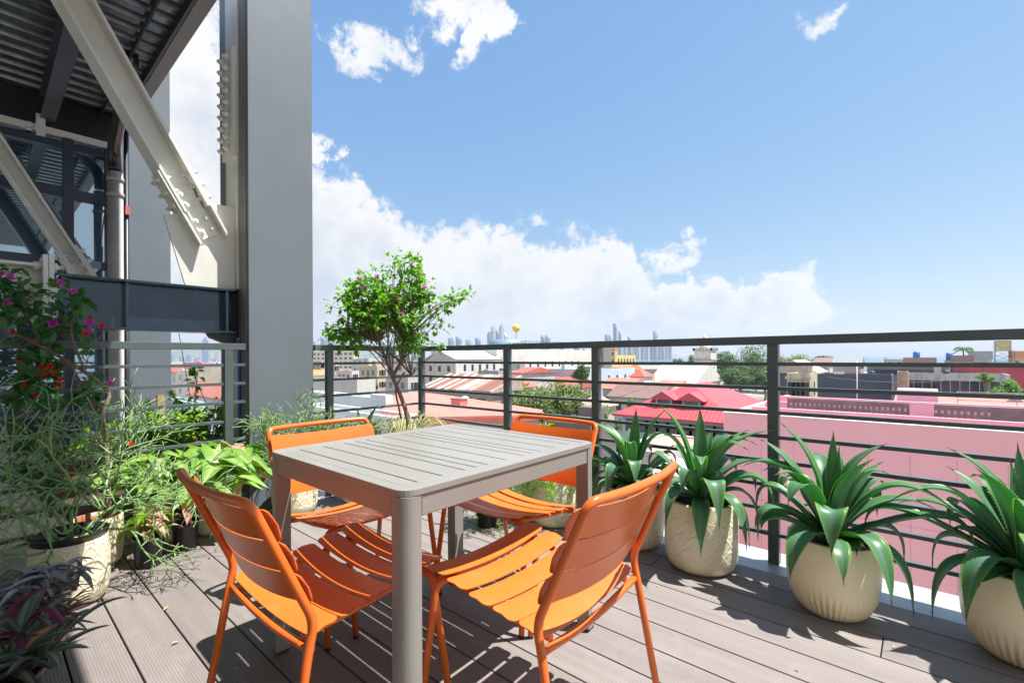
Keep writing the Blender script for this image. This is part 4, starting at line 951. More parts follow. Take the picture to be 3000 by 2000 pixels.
def bld(name, label, c, l, r, top, d, col, roof='flat', rm=None, rh=2, wins=None, cat='building', wy=None, wx=None, stain=.35, group=None, par=.5, eave=.4, frames=False, base=GZ, ridge='x'):
    p, w, h = corner(c, l, r, top, d); w = wx or w; h = wy or h; H = p.z-base
    th = thing(name, label, cat, (p.x, p.y, base), 0, group); m_ = wallm(col, stain)
    MB().box(-w, 0, 0, h, 0, H-(par if roof == 'flat' and par else 0)).build('wall', m_, th)
    if roof == 'flat':
        if par:
            t_ = .25; mb = MB(); z0 = H-par
            mb.box(-w, 0, 0, t_, z0+.002, H); mb.box(-w, 0, h-t_, h, z0+.002, H); mb.box(-w, -w+t_, t_+.001, h-t_-.001, z0+.002, H); mb.box(-t_, 0, t_+.001, h-t_-.001, z0+.002, H); mb.build('parapet', m_, th)
            MB().box(-w+t_+.002, -t_-.002, t_+.002, h-t_-.002, z0+.002, z0+.02).build('roof', rm or M('grey flat roof', (.36, .35, .33), .9, 0, .25, .3, 0, stain=.4), th)
    else:
        e = eave; mb = MB(); x0, x1, y0_, y1_ = -w-e, e, -e, h+e; z = H+.01; tk = .12
        if roof == 'gable':
            if ridge == 'x': V8 = [(x0, y0_, z), (x1, y0_, z), (x1, y1_, z), (x0, y1_, z), (x0, (y0_+y1_)/2, z+rh), (x1, (y0_+y1_)/2, z+rh)]; F8 = [(0, 1, 5, 4), (2, 3, 4, 5), (1, 2, 5), (3, 0, 4)]
            else: V8 = [(x0, y0_, z), (x1, y0_, z), (x1, y1_, z), (x0, y1_, z), ((x0+x1)/2, y0_, z+rh), ((x0+x1)/2, y1_, z+rh)]; F8 = [(3, 0, 4, 5), (1, 2, 5, 4), (0, 1, 4), (2, 3, 5)]
        elif roof == 'hip':
            k = min(w, h)/2*.95; xa, xb = (x0+k, x1-k) if w >= h else ((x0+x1)/2-.01, (x0+x1)/2+.01); ya, yb = ((y0_+y1_)/2-.01, (y0_+y1_)/2+.01) if w >= h else (y0_+k, y1_-k)
            V8 = [(x0, y0_, z), (x1, y0_, z), (x1, y1_, z), (x0, y1_, z), (xa, ya, z+rh), (xb, ya, z+rh), (xb, yb, z+rh), (xa, yb, z+rh)]; F8 = [(0, 1, 5, 4), (1, 2, 6, 5), (2, 3, 7, 6), (3, 0, 4, 7), (4, 5, 6, 7)]
        else:  # shed, high at back
            V8 = [(x0, y0_, z), (x1, y0_, z), (x1, y1_, z+rh), (x0, y1_, z+rh), (x1, y1_, z), (x0, y1_, z)]; F8 = [(0, 1, 2, 3), (1, 4, 2), (5, 0, 3), (4, 5, 3, 2)]
        mb.v = [V(q) for q in V8]; [mb.face(f) for f in F8]; n_ = len(mb.v); mb.box(x0, x1, y0_, y1_, H-.14, z-.001); mb.build('roof', rm or redtin, th)
    if roof == 'flat' and w > 3 and h > 3 and d < 340:
        rr_ = random.Random(int(c*7+l)); ub = None
        for _ in range(rr_.choice((2, 3, 4))):
            ux = -rr_.uniform(1.2, w-1.2); uy = rr_.uniform(1, h-1); a = rr_.uniform(.4, 1.1); q = MB()
            kk = rr_.random()
            if kk < .4: q.box(ux-a, ux+a, uy-.4, uy+.4, H-par+.021, H-par+.021+rr_.uniform(.6, 1.1)); q.build('cooling_unit', M('cooling unit grey', (.42, .43, .43), .5, 0, .2, 2, stain=.2), th)
            elif kk < .65: q.lathe([(.5, H-par+.03), (.5, H+.5), (.1, H+.7)], 12, org=(ux, uy, 0)); q.build('roof_tank', M('dark roof tank', (.05, .06, .09), .5), th)
            elif kk < .85: q.box(ux-1.3*a, ux+1.3*a, uy-1, uy+1, H-par+.021, H+1.5); q.build('stair_box', m_, th)
            else: q.tube([(ux, uy, H-par), (ux, uy, H+2.6)], .05, 5); q.tube([(ux-.5, uy, H+2.2), (ux+.5, uy, H+2.2)], .03, 4); q.tube([(ux-.35, uy, H+1.9), (ux+.35, uy, H+1.9)], .03, 4); q.build('antenna', M('dark steel', (.03, .034, .04)), th)
    k = 0
    for side, z0, ww, wh, cols, rows, dz, m0, m1 in (wins or []):
        Lf = w if side == 'f' else h
        for i in range(cols):
            for j in range(rows):
                if k >= 100: break
                k += 1; u = m0+(Lf-m0-m1)*(i+.5)/cols; zt = H-z0-j*dz
                if zt-wh < .2: continue
                fw = .08 if frames else 0
                def bx(a, b, c_, d_, e_, nm, mt, pr, e0=0):
                    if side == 'f': return MB().box(-w+a, -w+b, -e_, -e0, c_, d_).build(nm, mt, pr)
                    return MB().box(e0, e_, a, b, c_, d_).build(nm, mt, pr)
                if frames:
                    fo_ = bx(u-ww/2-fw, u+ww/2+fw, zt-wh-fw, zt+fw, .05, 'window', winw, th, .001); bx(u-ww/2, u+ww/2, zt-wh, zt, .07, 'pane', glassd, fo_, .051)
                    bx(u-.03, u+.03, zt-wh, zt, .085, 'glazing_bar', winw, fo_, .071)
                else: bx(u-ww/2, u+ww/2, zt-wh, zt, .05, 'window', glassd, th, .001)
    return th, w, h, H
WH = (.50, .49, .46); CR = (.50, .44, .33); GY = (.34, .34, .33); TN = (.50, .40, .27); PK = (.62, .30, .36)
# --- pink building across the alley
pkm = M('pink plaster', (.86, .43, .47), .85, 0, .05, .4, .08, 3, stain=.05); pkr = M('salmon roof paint', (.55, .20, .17), .85, 0, .08, .5, 0, stain=.12); pkl = M('pale pink plaster', (.78, .47, .56), .85, 0, .06, .5, 0, stain=.1)
capm = M('pale cap', (.72, .60, .58), .8); breeze = M('grey breeze block', (.21, .205, .21), .9, 0, .2, 2)
pk = thing('pink_building', 'long pink plastered building filling the view behind the agaves', 'building', (-6.85, 22.2, GZ))
Hh = -1.47-GZ
MB().box(0, 27, 0, 12.5, 0, Hh-.9).build('wall', pkm, pk)
mb = MB(); mb.box(0, 27, 0, .28, Hh-.898, Hh); mb.box(0, .28, .281, 12.5, Hh-.898, Hh); mb.build('parapet', pkm, pk)
MB().box(-.03, 27, -.03, .31, Hh+.001, Hh+.05).build('parapet_cap', capm, pk)
mb = MB()
for k in range(22): mb.box(.3+k*1.22, 27 if k == 21 else .3+k*1.22+.02, -.004, -.001, 0, Hh-1.05)
for z in (3.2, 6.4, 9.6, 12.9): mb.box(0, 27, -.006, -.002, z, z+.02)
mb.build('panel_joints', M('darker joint pink', (.62, .30, .36), .9), pk)  # thin joint strips in a darker pink than the wall
mb = MB()
for y, zz in ((1.9, .0), (3.6, .25), (6.2, .35), (9.0, .45)): mb.box(.3, 27, y, y+.2, Hh-.898, Hh-.25+zz)
for x, ya, yb in ((4.2, 2.1, 3.6), (9.5, .28, 1.9), (13.5, 2.1, 3.6), (17.3, .28, 1.9), (20.6, 2.1, 3.6), (6.5, 6.4, 9), (14, 6.4, 9)): mb.box(x, x+.2, ya+.001, yb-.001, Hh-.898, Hh-.26)
mb.build('roof_walls', pkl, pk)
MB().box(.29, 26.9, .29, 12.4, Hh-.899, Hh-.88).build('roof', pkr, pk)
mb = MB(); yb = 4.7; zb = Hh-.3
mb.box(1.6, 25, yb, yb+.15, Hh-.88, zb); mb.box(1.6, 25, yb-.03, yb+.18, zb+.62, zb+.75); mb.box(1.6, 25, yb, yb+.15, zb+.25, zb+.37); mb.box(1.6, 25, yb, yb+.15, zb, zb+.1); mb.box(1.6, 25, yb, yb+.15, zb+.52, zb+.6185)
xx = 1.6
while xx < 25:
    sol = (int((xx-1.6)/4.1) % 2 == 1 and (xx-1.6) % 4.1 > 3.0); mb.box(xx, xx+(.2 if sol else .12), yb+.002, yb+.148, zb+.001, zb+.619); xx += .2
mb.build('breeze_block_wall', breeze, pk)
MB().box(6.3, 7.1, yb-.05, yb+.6, Hh-.88, zb+.72).build('roof_hatch', pkl, pk)
mb = MB(); mb.v = [V(q) for q in ((5.5, 9.9, Hh-.2), (24, 9.9, Hh-.2), (24, 14, Hh+.35), (5.5, 14, Hh+.35), (5.5, 14, Hh-.9), (24, 14, Hh-.9), (5.5, 9.9, Hh-.9), (24, 9.9, Hh-.9))]
for f in ((0, 1, 2, 3), (3, 2, 5, 4), (0, 3, 4, 6), (1, 7, 5, 2), (6, 7, 1, 0)): mb.face(f)
mb.build('salmon_roof', pkr, pk)
MB().box(5.7, 7.3, 9.6, 11.5, Hh-.2, Hh+.75).build('roof_box', pkl, pk)
MB().box(16.8, 18.2, 12.0, 14.2, Hh, Hh+1.15).build('roof_box', pkl, pk)
mb = MB()
for z in (.35, .75): mb.tube([(8, 9.5, Hh+z), (14, 9.5, Hh+z)], .02, 5)
for x in (8, 10, 12, 14): mb.tube([(x, 9.5, Hh-.3), (x, 9.5, Hh+.76)], .02, 5)
mb.build('roof_rail', pvc, pk)
pl = thing('lightning_rod', 'thin white pole standing on the pink roof', 'pole', at(2511, 1195, 29)); MB().tube([(0, 0, -.8), (0, 0, 2.9)], .03, 6).build('pole', whitem, pl)
ds = thing('satellite_dish', 'grey satellite dish on the pink roof at the right edge', 'satellite dish', at(2972, 1215, 24)); MB().tube([(0, 0, -.7), (0, 0, .3)], .04, 8).build('mast', pvc, ds)
mb = MB(); [mb.v.append(V((math.cos(a)*r_*.42, -.15+r_*r_*-.12, .45+math.sin(a)*r_*.42))) for r_ in (.02, .4, .75, 1) for a in [2*PI*i/16 for i in range(16)]]
for i in range(3):
    for j in range(16): mb.face((i*16+j, i*16+(j+1) % 16, (i+1)*16+(j+1) % 16, (i+1)*16+j), True)
o = mb.build('dish', GY and M('dish grey', (.4, .42, .44), .5), ds); md = o.modifiers.new('s', 'SOLIDIFY'); md.thickness = .02
# --- teal building with rose roof and dormers
TE = (.28, .52, .45)
th, w, h, H = bld('gabled_house', 'mint green building with rose red tin roof and two dormers', 2150, 1822, 2150, 1238, 30.2, TE, 'hip', redtile, 2.2,
                  [('f', .35, 1.0, .9, 9, 1, 2, .4, .4)], wy=10.5, eave=.55, frames=False, stain=.05)
for x in (.36, .61):
    X = -w+w*x; dm = MB().box(X-.62, X+.62, .9, 3.9, H+.2, H+1.25).build('dormer', wallm(TE, .05), th)
    mb = MB(); mb.v = [V(q) for q in ((X-1.0, .6, H+1.16), (X+1.0, .6, H+1.16), (X, .6, H+1.75), (X-1.0, 4.6, H+1.16), (X+1.0, 4.6, H+1.16), (X, 4.6, H+1.75))]; [mb.face(f) for f in ((0, 1, 2), (0, 2, 5, 3), (1, 4, 5, 2), (0, 3, 4, 1))]; mb.build('dormer_roof', redtile, dm)
    MB().box(X-.45, X+.45, .86, .898, H+.62, H+1.12).build('dormer_window', glassd, dm)
# --- foreground left roofs
bld('low_building', 'white flat roofed block with long blank wall behind the pencil plant', 1046, 905, 1100, 1112, 62, WH, 'flat', None, 0, None, wx=22, stain=.3)
bld('low_building', 'low white roof with stepped parapets below the flowering tree', 1175, 905, 1215, 1172, 40, (.66, .67, .68), 'flat', M('pale roof membrane', (.55, .56, .58), .8, 0, .1, .5, 0, stain=.25), 0, [('f', 1.4, 1.1, .5, 5, 1, 2, 1, 1)], wx=18, stain=.15)
bld('low_building', 'small white rooftop room under the flowering tree', 1130, 1085, 1150, 1158, 37, (.64, .66, .70), 'flat', None, 0, None, stain=.1)
bld('low_building', 'lower white building with grey window bands near the terrace corner', 1150, 960, 1225, 1222, 27, (.58, .60, .64), 'flat', M('pale roof membrane', (.55, .56, .58)), 0, [('f', .7, 1.2, .6, 6, 1, 2, 1, 1)], wx=12, stain=.2)
def onz(px, py, z):
    v = at(px, py, 1)-V((0, 0, CAMZ)); return V((0, 0, CAMZ))+v*((z-CAMZ)/v.z)
th = thing('red_roof_house', 'wide building with flat coral red roof below the long railing', 'building', (0, 0, 0))
PL = [onz(a, b, -2.5) for a, b in ((1100, 1224), (1500, 1216), (1586, 1207), (1590, 1200), (1330, 1160), (1262, 1151), (1160, 1150))]; ce = sum(PL, V((0, 0, 0)))/7
mb = MB(); mb.prism([(q.x, q.y) for q in PL], -2.62, -2.5, lambda u, v, w: (u, v, w)); mb.build('roof', palered, th)
mb = MB(); mb.prism([(lerp(ce.x, q.x, 1.012), lerp(ce.y, q.y, 1.012)) for q in PL], -2.95, -2.64, lambda u, v, w: (u, v, w)); mb.build('fascia', redtin, th)
mb = MB(); mb.prism([(lerp(ce.x, q.x, .96), lerp(ce.y, q.y, .96)) for q in PL], GZ, -2.96, lambda u, v, w: (u, v, w)); mb.build('wall', wallm((.60, .55, .58), .2), th)
p_ = at(1345, 1190, 34)
ck = thing('chimney', 'small red roof chimney box on the coral roof', 'chimney', at(1345, 1187, 35)); MB().box(-.5, .5, -.35, .35, -1.2, .45).build('box', palered, ck); MB().box(-.55, .55, -.4, .4, .451, .53).build('cap', browntin, ck)
vn = thing('roof_vent', 'round white ventilator beside the chimney on the coral roof', 'vent', at(1362, 1177, 35.5)); MB().lathe([(.16, -.9), (.16, 0), (.3, .02), (.33, .2), (.26, .38), (.05, .46)], 16).build('body', whitem, vn)
# --- middle distance around the tree
bld('shack', 'rusty patched tin roofed shack beyond the coral roof', 1440, 1235, 1475, 1146, 58, (.30, .26, .23), 'shed', rustm, 1.8, [('f', 1, 1.3, 1, 5, 1, 2, .5, .5)], wy=5, eave=.4, stain=.5)
bld('red_roof_house', 'small house with stepped red hipped roof beside the rusty tin roof', 1510, 1380, 1560, 1135, 68, (.55, .56, .58), 'hip', redtin, 1.7, [('f', .6, 1.4, 1, 3, 2, 3, .6, .6), ('s', .6, 1.4, .9, 2, 2, 3, .6, .6)], eave=.6, stain=.3)
bld('warehouse', 'white gabled warehouse with small paired windows left of the long white building', 1335, 1243, 1470, 1052, 135, (.58, .58, .53), 'gable', whitetin, 2.6, [('s', 1.6, .9, 1.8, 5, 4, 4.2, 2, 2), ('f', 2, 1.2, 1.6, 3, 4, 3.3, 1, 1)], eave=.2, stain=.3, ridge='y')
bld('warehouse', 'long white industrial building topped by roof steel behind the railing', 1455, 1395, 1742, 1022, 150, (.63, .62, .57), 'flat', None, 0, [('s', 4.2, .9, 1.9, 11, 1, 3, 2, 10), ('f', 4, .9, 1.7, 2, 2, 9, 1, 1)], stain=.3, par=1.2)
bld('shed', 'grey open shed along the foot of the long white building', 1460, 1400, 1600, 1086, 118, (.34, .33, .32), 'flat', whitetin, 0, [('f', 1.5, 1.3, 2.2, 3, 1, 3, 1, 1)], stain=.5, wy=18)
bld('roof_terrace_house', 'low red roofed house with pale upper wall just above the broad tree', 1530, 1495, 1625, 1092, 110, (.50, .46, .44), 'gable', redtin, 1.2, None, stain=.3)
bld('ruined_block', 'blackened concrete end block of the long white building', 1768, 1742, 1792, 1018, 175, (.20, .19, .18), 'flat', None, 0, [('f', 2, 1.6, 2, 2, 5, 4, 1, 1)], stain=.6)
bld('grey_hall', 'pale blue grey hall behind the broad tree', 1722, 1560, 1860, 1082, 130, (.46, .52, .58), 'flat', None, 0, [('s', 2, 1, 1, 4, 1, 3, 4, 4)], stain=.2)
ar = MB(); q = at(1722, 1100, 129.6)
th = bld('yellow_building', 'yellow ornate building in front of the hazy skyline', 1805, 1786, 1862, 1040, 260, (.62, .48, .20), 'flat', None, 0, [('s', 2, 1.6, 2.6, 6, 2, 5, 1, 1), ('f', 2, 1.6, 2.6, 2, 2, 5, 1, 1)], stain=.25)[0]
bld('yellow_tower', 'yellow tower with small red hipped top in front of the skyline', 1802, 1787, 1808, 1024, 255, (.62, .48, .20), 'hip', redtin, 2.2, [('f', 1.5, 1.2, 1.6, 1, 3, 4, .3, .3)], stain=.35, eave=.2)
bld('orange_roof_house', 'white house with orange tiled roof left of the church', 1835, 1760, 1880, 1085, 190, WH, 'gable', orangetile, 3.2, [('f', 1, 1.5, 2, 4, 2, 4, 1, 1), ('s', 1, 1.5, 2, 3, 2, 4, 1, 1)], stain=.25)
# church
th, w, h, H = bld('church', 'church with broad pale roof and white side walls', 2035, 1905, 2075, 1122, 205, (.60, .60, .60), 'gable', M('pale church roof', (.56, .54, .51), .8, 0, .08, .3, 0, stain=.15), 8.5, [('f', 1.2, 1.6, 3.0, 5, 1, 3, 2, 2)], ridge='x', wy=34, stain=.25, eave=1)
tw = thing('church_tower', 'white belfry tower with crenellated top beside the church roof', 'tower', at(2066, 1045, 225)-V((0, 0, 0)))
tw.location.z = GZ; TH = at(2066, 1030, 225).z-GZ; cm = wallm((.62, .60, .56), .5); trm = M('grey stone trim', (.36, .33, .30), .9, 0, .3, .5, stain=.5)
MB().box(-4.0, 4.0, -4.0, 4.0, 0, TH-4).build('shaft', cm, tw)
for z in (TH-20, TH-12.5, TH-4): MB().box(-4.4, 4.4, -4.4, 4.4, z, z+.6).build('cornice', trm, tw)
MB().box(-3.9, 3.9, -3.9, 3.9, TH-3.4, TH+.4).build('belfry', cm, tw)
for a in (-1, 1):
    for z in (TH-10.5, TH-18): MB().box(-.8, .8, -4.05, -4.001, z, z+3.4).build('window', glassd, tw) if a < 0 else MB().box(4.001, 4.05, -.8, .8, z, z+3.4).build('window', glassd, tw)
mb = MB()
for i in range(6):
    for a, b in ((i/5*2-1, -1), (1, i/5*2-1), (i/5*2-1, 1), (-1, i/5*2-1)): mb.box(a*4-.35, a*4+.35, b*4-.35, b*4+.35, TH+.61, TH+1.7)
mb.box(-4.3, 4.3, -4.3, 4.3, TH+.4, TH+.6); mb.build('battlements', trm, tw)
MB().lathe([(3.0, TH+.6), (2.6, TH+2.2), (1.5, TH+4.2), (.9, TH+5.6), (1.2, TH+5.9), (1.1, TH+7), (.5, TH+7.6), (.1, TH+8.6)], 12).build('spire', cm, tw)
# tall narrow house
bld('tower_house', 'narrow white tower house with small red hipped roof in front of the church', 1886, 1846, 1920, 1103, 105, (.60, .62, .65), 'hip', redtin, 1.5, [('f', 1, .5, 2.6, 1, 1, 3, .5, .5), ('s', 5, .9, 1.4, 2, 2, 4, 1, 1)], wy=4.5, stain=.7, eave=.3)
bld('red_roof_house', 'white house with low red roof left of the narrow tower house', 1846, 1765, 1880, 1140, 100, WH, 'gable', palered, 2.2, [('f', 1.3, .8, 1.8, 4, 2, 3.4, .5, .5)], wy=7, eave=.6, stain=.5)
bld('red_roof_house', 'weathered house with sagging red lean to roof right of the tower house', 1965, 1905, 2000, 1150, 92, (.42, .38, .34), 'shed', palered, 2.2, [('f', 1.3, 1.0, 1.4, 4, 1, 3, .5, .5)], wy=6, eave=.6, stain=.5)
bld('house', 'tan roofed house between the broad tree and the railing post', 1765, 1700, 1800, 1190, 60, (.45, .40, .36), 'hip', M('tan clay roof', (.40, .32, .26), .9, 0, .2, 1, 0, stain=.3), 1.2, None, stain=.4)
bld('courtyard_wall_house', 'small dark walled yard building under the broad tree', 1730, 1600, 1800, 1245, 48, (.16, .13, .13), 'flat', None, 0, None, stain=.4)
bld('market_roof', 'pink tiled low roof seen between the first two agaves', 1960, 1800, 2110, 1330, 19.5, (.5, .4, .4), 'flat', M('pink tile roof', (.62, .28, .25), .8, 0, .25, 6, 0), 0, None, stain=.1, par=.1, wy=5)
bld('low_building', 'pale awning roof between the first two agaves', 1990, 1890, 2100, 1395, 17, (.5, .52, .54), 'flat', whitetin, 0, None, par=0, wy=3, stain=.1)
# right side
NV = (.075, .085, .125)
bld('navy_house', 'navy painted gable house behind the crumbling cream facade', 2392, 2258, 2405, 1092, 118, NV, 'gable', M('weathered tan sheet', (.50, .42, .34), .8, 0, .2, .6, 0, stain=.3), 3.2, None, wy=16, ridge='y', stain=.1)
th, w, h, H = bld('ruined_facade', 'crumbling cream ruin with empty tall windows', 2372, 2305, 2398, 1094, 104, (.50, .45, .34), 'flat', None, 0, [('f', 2, 1.4, 3.0, 4, 3, 5, .4, .4), ('s', 2, 1.2, 3, 1, 3, 5, .4, .4)], stain=.85, par=1)
MB().box(-w-.3, .3, -.5, 0, H-1.3, H-.7).build('cornice', wallm((.50, .45, .34), .8), th); MB().box(-w-.3, .3, -.4, 0, H-6.6, H-6.2).build('cornice', wallm((.50, .45, .34), .8), th)
bld('navy_wall_building', 'long blank navy wall right of the crumbling facade', 2612, 2394, 2650, 1098, 92, NV, 'flat', M('pale roof', (.5, .48, .46), .9, 0, .2, .5, 0, stain=.3), 0, None, stain=.08, wy=8, par=.6)
bld('ruined_row', 'roofless grey row with peeling white facade and arched windows', 2960, 2652, 3010, 1098, 84, (.50, .50, .47), 'flat', M('mossy roof', (.13, .13, .13), .9, 0, .3, .5, 0), 0, [('f', 1.25, 1.3, 2.3, 10, 2, 4.2, .6, .6)], stain=.9, wy=9, par=1.0, frames=True)
MB_ = bld('lean_to', 'dark triangular gable in front of the peeling white facade', 2760, 2650, 2775, 1150, 79, (.10, .10, .12), 'flat', None, 0, None, stain=.2, wy=3, par=0)
bld('brick_stub', 'orange brick stub wall beside the navy wall', 2660, 2628, 2668, 1088, 88, (.50, .33, .25), 'flat', None, 0, None, stain=.7, wy=3, par=.2)
bld('maroon_building', 'maroon red building with clean walls in the middle distance at right', 3040, 2790, 3060, 1066, 125, (.40, .06, .085), 'flat', M('pale roof', (.5, .48, .46)), 0, [('f', 2.2, 1.0, 1.0, 7, 1, 3, 3, 20)], stain=.05, wy=16, par=.5)
bld('open_shed', 'blue white roofed open shed left of the maroon building', 2780, 2540, 2800, 1072, 132, (.16, .15, .15), 'flat', M('pale blue sheet roof', (.52, .62, .68), .5, 0, .1, 1, 0), 0, [('f', 1.2, 2, 1.5, 8, 1, 3, 1, 1)], stain=.3, wy=18, par=0)
bld('small_house', 'small house with mauve gable roof behind the navy wall', 2520, 2440, 2560, 1070, 150, (.42, .36, .38), 'gable', M('slate grey sheet', (.22, .24, .27), .6), 3.2, None, wy=12, stain=.3)
k_ = 0
for (c, l, r, tp_, d, col, rf_, rm_, rh_, lb) in [
    (2740, 2650, 2790, 1062, 165, GY, 'gable', browntin, 1.8, 'grey house with brown sheet roof near the horizon'), (2850, 2790, 2900, 1058, 175, WH, 'gable', browntin, 2.2, 'white house with rusty brown roof left of the palm'),
    (2905, 2840, 2940, 1052, 185, (.5, .48, .5), 'gable', greytin, 3.2, 'house with pale grey gable just right of the palm'), (2680, 2590, 2720, 1052, 190, WH, 'flat', None, 0, 'flat white house carrying a blue tank'),
    (2990, 2900, 3020, 1060, 160, (.3, .3, .32), 'flat', None, 0, 'dark flat roofed house under the lattice mast'), (3060, 2960, 3080, 1048, 200, (.6, .4, .25), 'gable', orangetile, 3.0, 'house with orange gable roof at the right edge'),
    (2430, 2370, 2470, 1068, 170, (.52, .46, .42), 'gable', browntin, 2.5, 'house with brown gable between the trees and the sea'), (1960, 1900, 2010, 1080, 300, WH, 'hip', redtin, 3, 'pale house behind the church nave'),
    (1030, 985, 1052, 1086, 150, WH, 'flat', None, 0, 'white two storey house left of the tan block'), (1105, 1052, 1135, 1072, 135, TN, 'flat', None, 0, 'tan block with small square windows behind the flowering tree'),
    (1150, 1115, 1200, 1043, 190, (.25, .24, .23), 'flat', None, 0, 'dark concrete frame block behind the flowering tree'), (982, 958, 990, 1062, 160, (.50, .48, .44), 'flat', palered, 0, 'grey plastered block right of the steel column'),
    (1228, 1160, 1262, 1066, 170, (.56, .54, .48), 'flat', None, 0, 'beige flats just left of the white gabled warehouse'), (1080, 1030, 1130, 1050, 230, WH, 'flat', whitetin, 0, 'long white roofed block in front of the hazy skyline'),
    (1195, 1130, 1240, 1105, 105, (.42, .40, .38), 'flat', None, 0, 'grey flats half hidden by the tree trunk'), (940, 900, 950, 1058, 190, (.35, .33, .33), 'flat', None, 0, 'dark grey flats at the edge of the steel column')]:
    k_ += 1
    bld('house', lb, c, l, r, tp_, d, col, rf_, rm_, rh_, [('f', 1.2, 1.3, 1.5, 3, 3, 3.4, .8, .8), ('s', 1.2, 1.3, 1.5, 2, 3, 3.4, .8, .8)], stain=.35, frames=d < 172)
bld('apartment_block', 'cream slab block with continuous window bands behind the column edge', 1036, 880, 1048, 1026, 330, (.66, .60, .48), 'flat', None, 0, [('f', 1.6+k*0, 3.4, 1.5, 12, 6, 3.2, 1, 1) for k in (0,)], stain=.1)
# left gap between the columns
for (c, l, r, tp_, d, col, rf_, rm_, rh_, lb) in [
    (520, 470, 560, 1090, 120, WH, 'gable', redtin, 1.4, 'white house with red roof strip seen between the columns'), (590, 515, 640, 1088, 105, (.62, .60, .56), 'flat', None, 0, 'white flats with balconies seen between the columns'),
    (660, 552, 700, 1122, 78, (.48, .45, .42), 'gable', M('tan concrete roof', (.42, .36, .28), .9, 0, .2, .5, 0, stain=.3), 3.0, 'house with tan gable roof near the grey column'), (590, 535, 625, 1062, 260, (.60, .22, .36), 'flat', None, 0, 'magenta and white block in the distance between the columns'),
    (680, 620, 700, 1066, 250, WH, 'flat', None, 0, 'distant white block with pink end near the grey column'), (520, 480, 545, 1072, 240, CR, 'flat', None, 0, 'distant cream block beside the magenta one'),
    (640, 560, 680, 1165, 48, (.55, .57, .60), 'gable', palered, 1.5, 'pale house with salmon roof below the tan gable'), (560, 470, 600, 1180, 40, (.30, .48, .44), 'flat', None, 0, 'small green roofed shed behind the lime vine')]:
    bld('house', lb, c, l, r, tp_, d, col, rf_, rm_, rh_, [('f', 1.2, 1.5, 1.3, 3, 4, 3.2, .8, .8), ('s', 1.2, 1.5, 1.3, 3, 4, 3.2, .8, .8)], stain=.3, frames=d < 130)
# overhead cables
for (a, b, d1), (c_, e, d2), lb in (((1243, 1128, 70), (1700, 1088, 105), 'long sagging black cable crossing the old town before the white warehouses'), ((1500, 1175, 60), (1905, 1128, 92), 'sagging cable running towards the narrow tower house'), ((2400, 1100, 92), (2960, 1088, 84), 'thin cable above the navy wall and the ruined row')):
    A, B = at(a, b, d1), at(c_, e, d2); P_ = [A.lerp(B, k/16)-V((0, 0, 1.6*(1-(k/8-1)**2))) for k in range(17)]
    tag(MB().tube(P_, .035, 5).build('cable', darkm), lb, 'cable')
# rooftop extras
for px, py, d, sz, lb in ((2685, 1040, 190, 1.1, 'blue water tank on the flat white roof'), (2781, 1044, 180, 1.0, 'blue water tank among the brown roofs')):
    t_ = thing('water_tank', lb, 'water tank', at(px, py, d)); MB().lathe([(sz, -1.4), (sz, 1.1), (sz*.6, 1.4), (sz*.3, 1.5)], 16).build('tank', M('blue tank', (.02, .18, .5), .4), t_); MB().box(-1.3, 1.3, -1.3, 1.3, -3.4, -1.41).build('stand', wallm(GY, .3), t_)
mast = thing('lattice_mast', 'square lattice mast with worn yellow panels at far right', 'mast', at(2937, 1048, 165)); mb = MB(); mz = 5.9
for a, b in ((-1.9, -1.9), (1.9, -1.9), (1.9, 1.9), (-1.9, 1.9)): mb.beam((a, b, -5), (a, b, mz), .16, .16)
for z in (-1, .6, 2.4, 4.2, mz):
    for a, b in (((-1.9, -1.9), (1.9, -1.9)), ((1.9, -1.9), (1.9, 1.9)), ((1.9, 1.9), (-1.9, 1.9)), ((-1.9, 1.9), (-1.9, -1.9))): mb.beam((*a, z), (*b, z), .1, .1)
for z in (-1, .6): mb.beam((-1.9, -1.9, z), (1.9, -1.9, z+1.7), .08, .08); mb.beam((1.9, -1.9, z), (-1.9, -1.9, z+1.7), .08, .08)
mb.build('frame', darkm, mast)
MB().box(-1.8, 1.8, -1.98, -1.99+.04, 2.5, 5.8).build('panel', M('worn yellow panel', (.55, .50, .22), .8, 0, .3, 1, 0, stain=.5), mast)
for i in range(4):
    a_ = thing('antenna_pole', 'thin antenna poles beside the lattice mast', 'antenna', at(2955+i*6, 1046, 166), 0, 'antenna poles right of the lattice mast'); MB().tube([(0, 0, -4), (0, 0, 3.3-.3*i)], .07, 5).build('pole', darkm, a_)
tk_ = thing('rooftop_tank', 'shiny rounded blue grey tank roof under the yellow ball', 'tank', at(1487, 1018, 165)); k = 11/1.0
MB().tube([(-5, -3.4, .9), (5, 3.8, .9)], 2.0, 20).build('barrel', M('pale blue sheet', (.35, .50, .62), .3, .5), tk_); MB().box(-5.2, 5.2, -3, 3, -6, -.9).build('support', wallm(GY, .3), tk_)
bo = thing('yellow_ball', 'yellow round ball floating above the long white building', 'ball', at(1512, 961, 150)); MB().lathe([(1.25*math.sin(PI*i/16)+.001, -1.25*math.cos(PI*i/16)) for i in range(17)], 28).build('ball', M('yellow ball paint', (.80, .50, .07), .5), bo); MB().tube([(0, 0, -7), (0, 0, -1.25)], .07, 6).build('pole', darkm, bo)
rs = thing('roof_steel', 'rusty steel framework standing on the long white building', 'steel frame', at(1600, 1022, 156)); mb = MB(); ax = V((0, 1, 0))
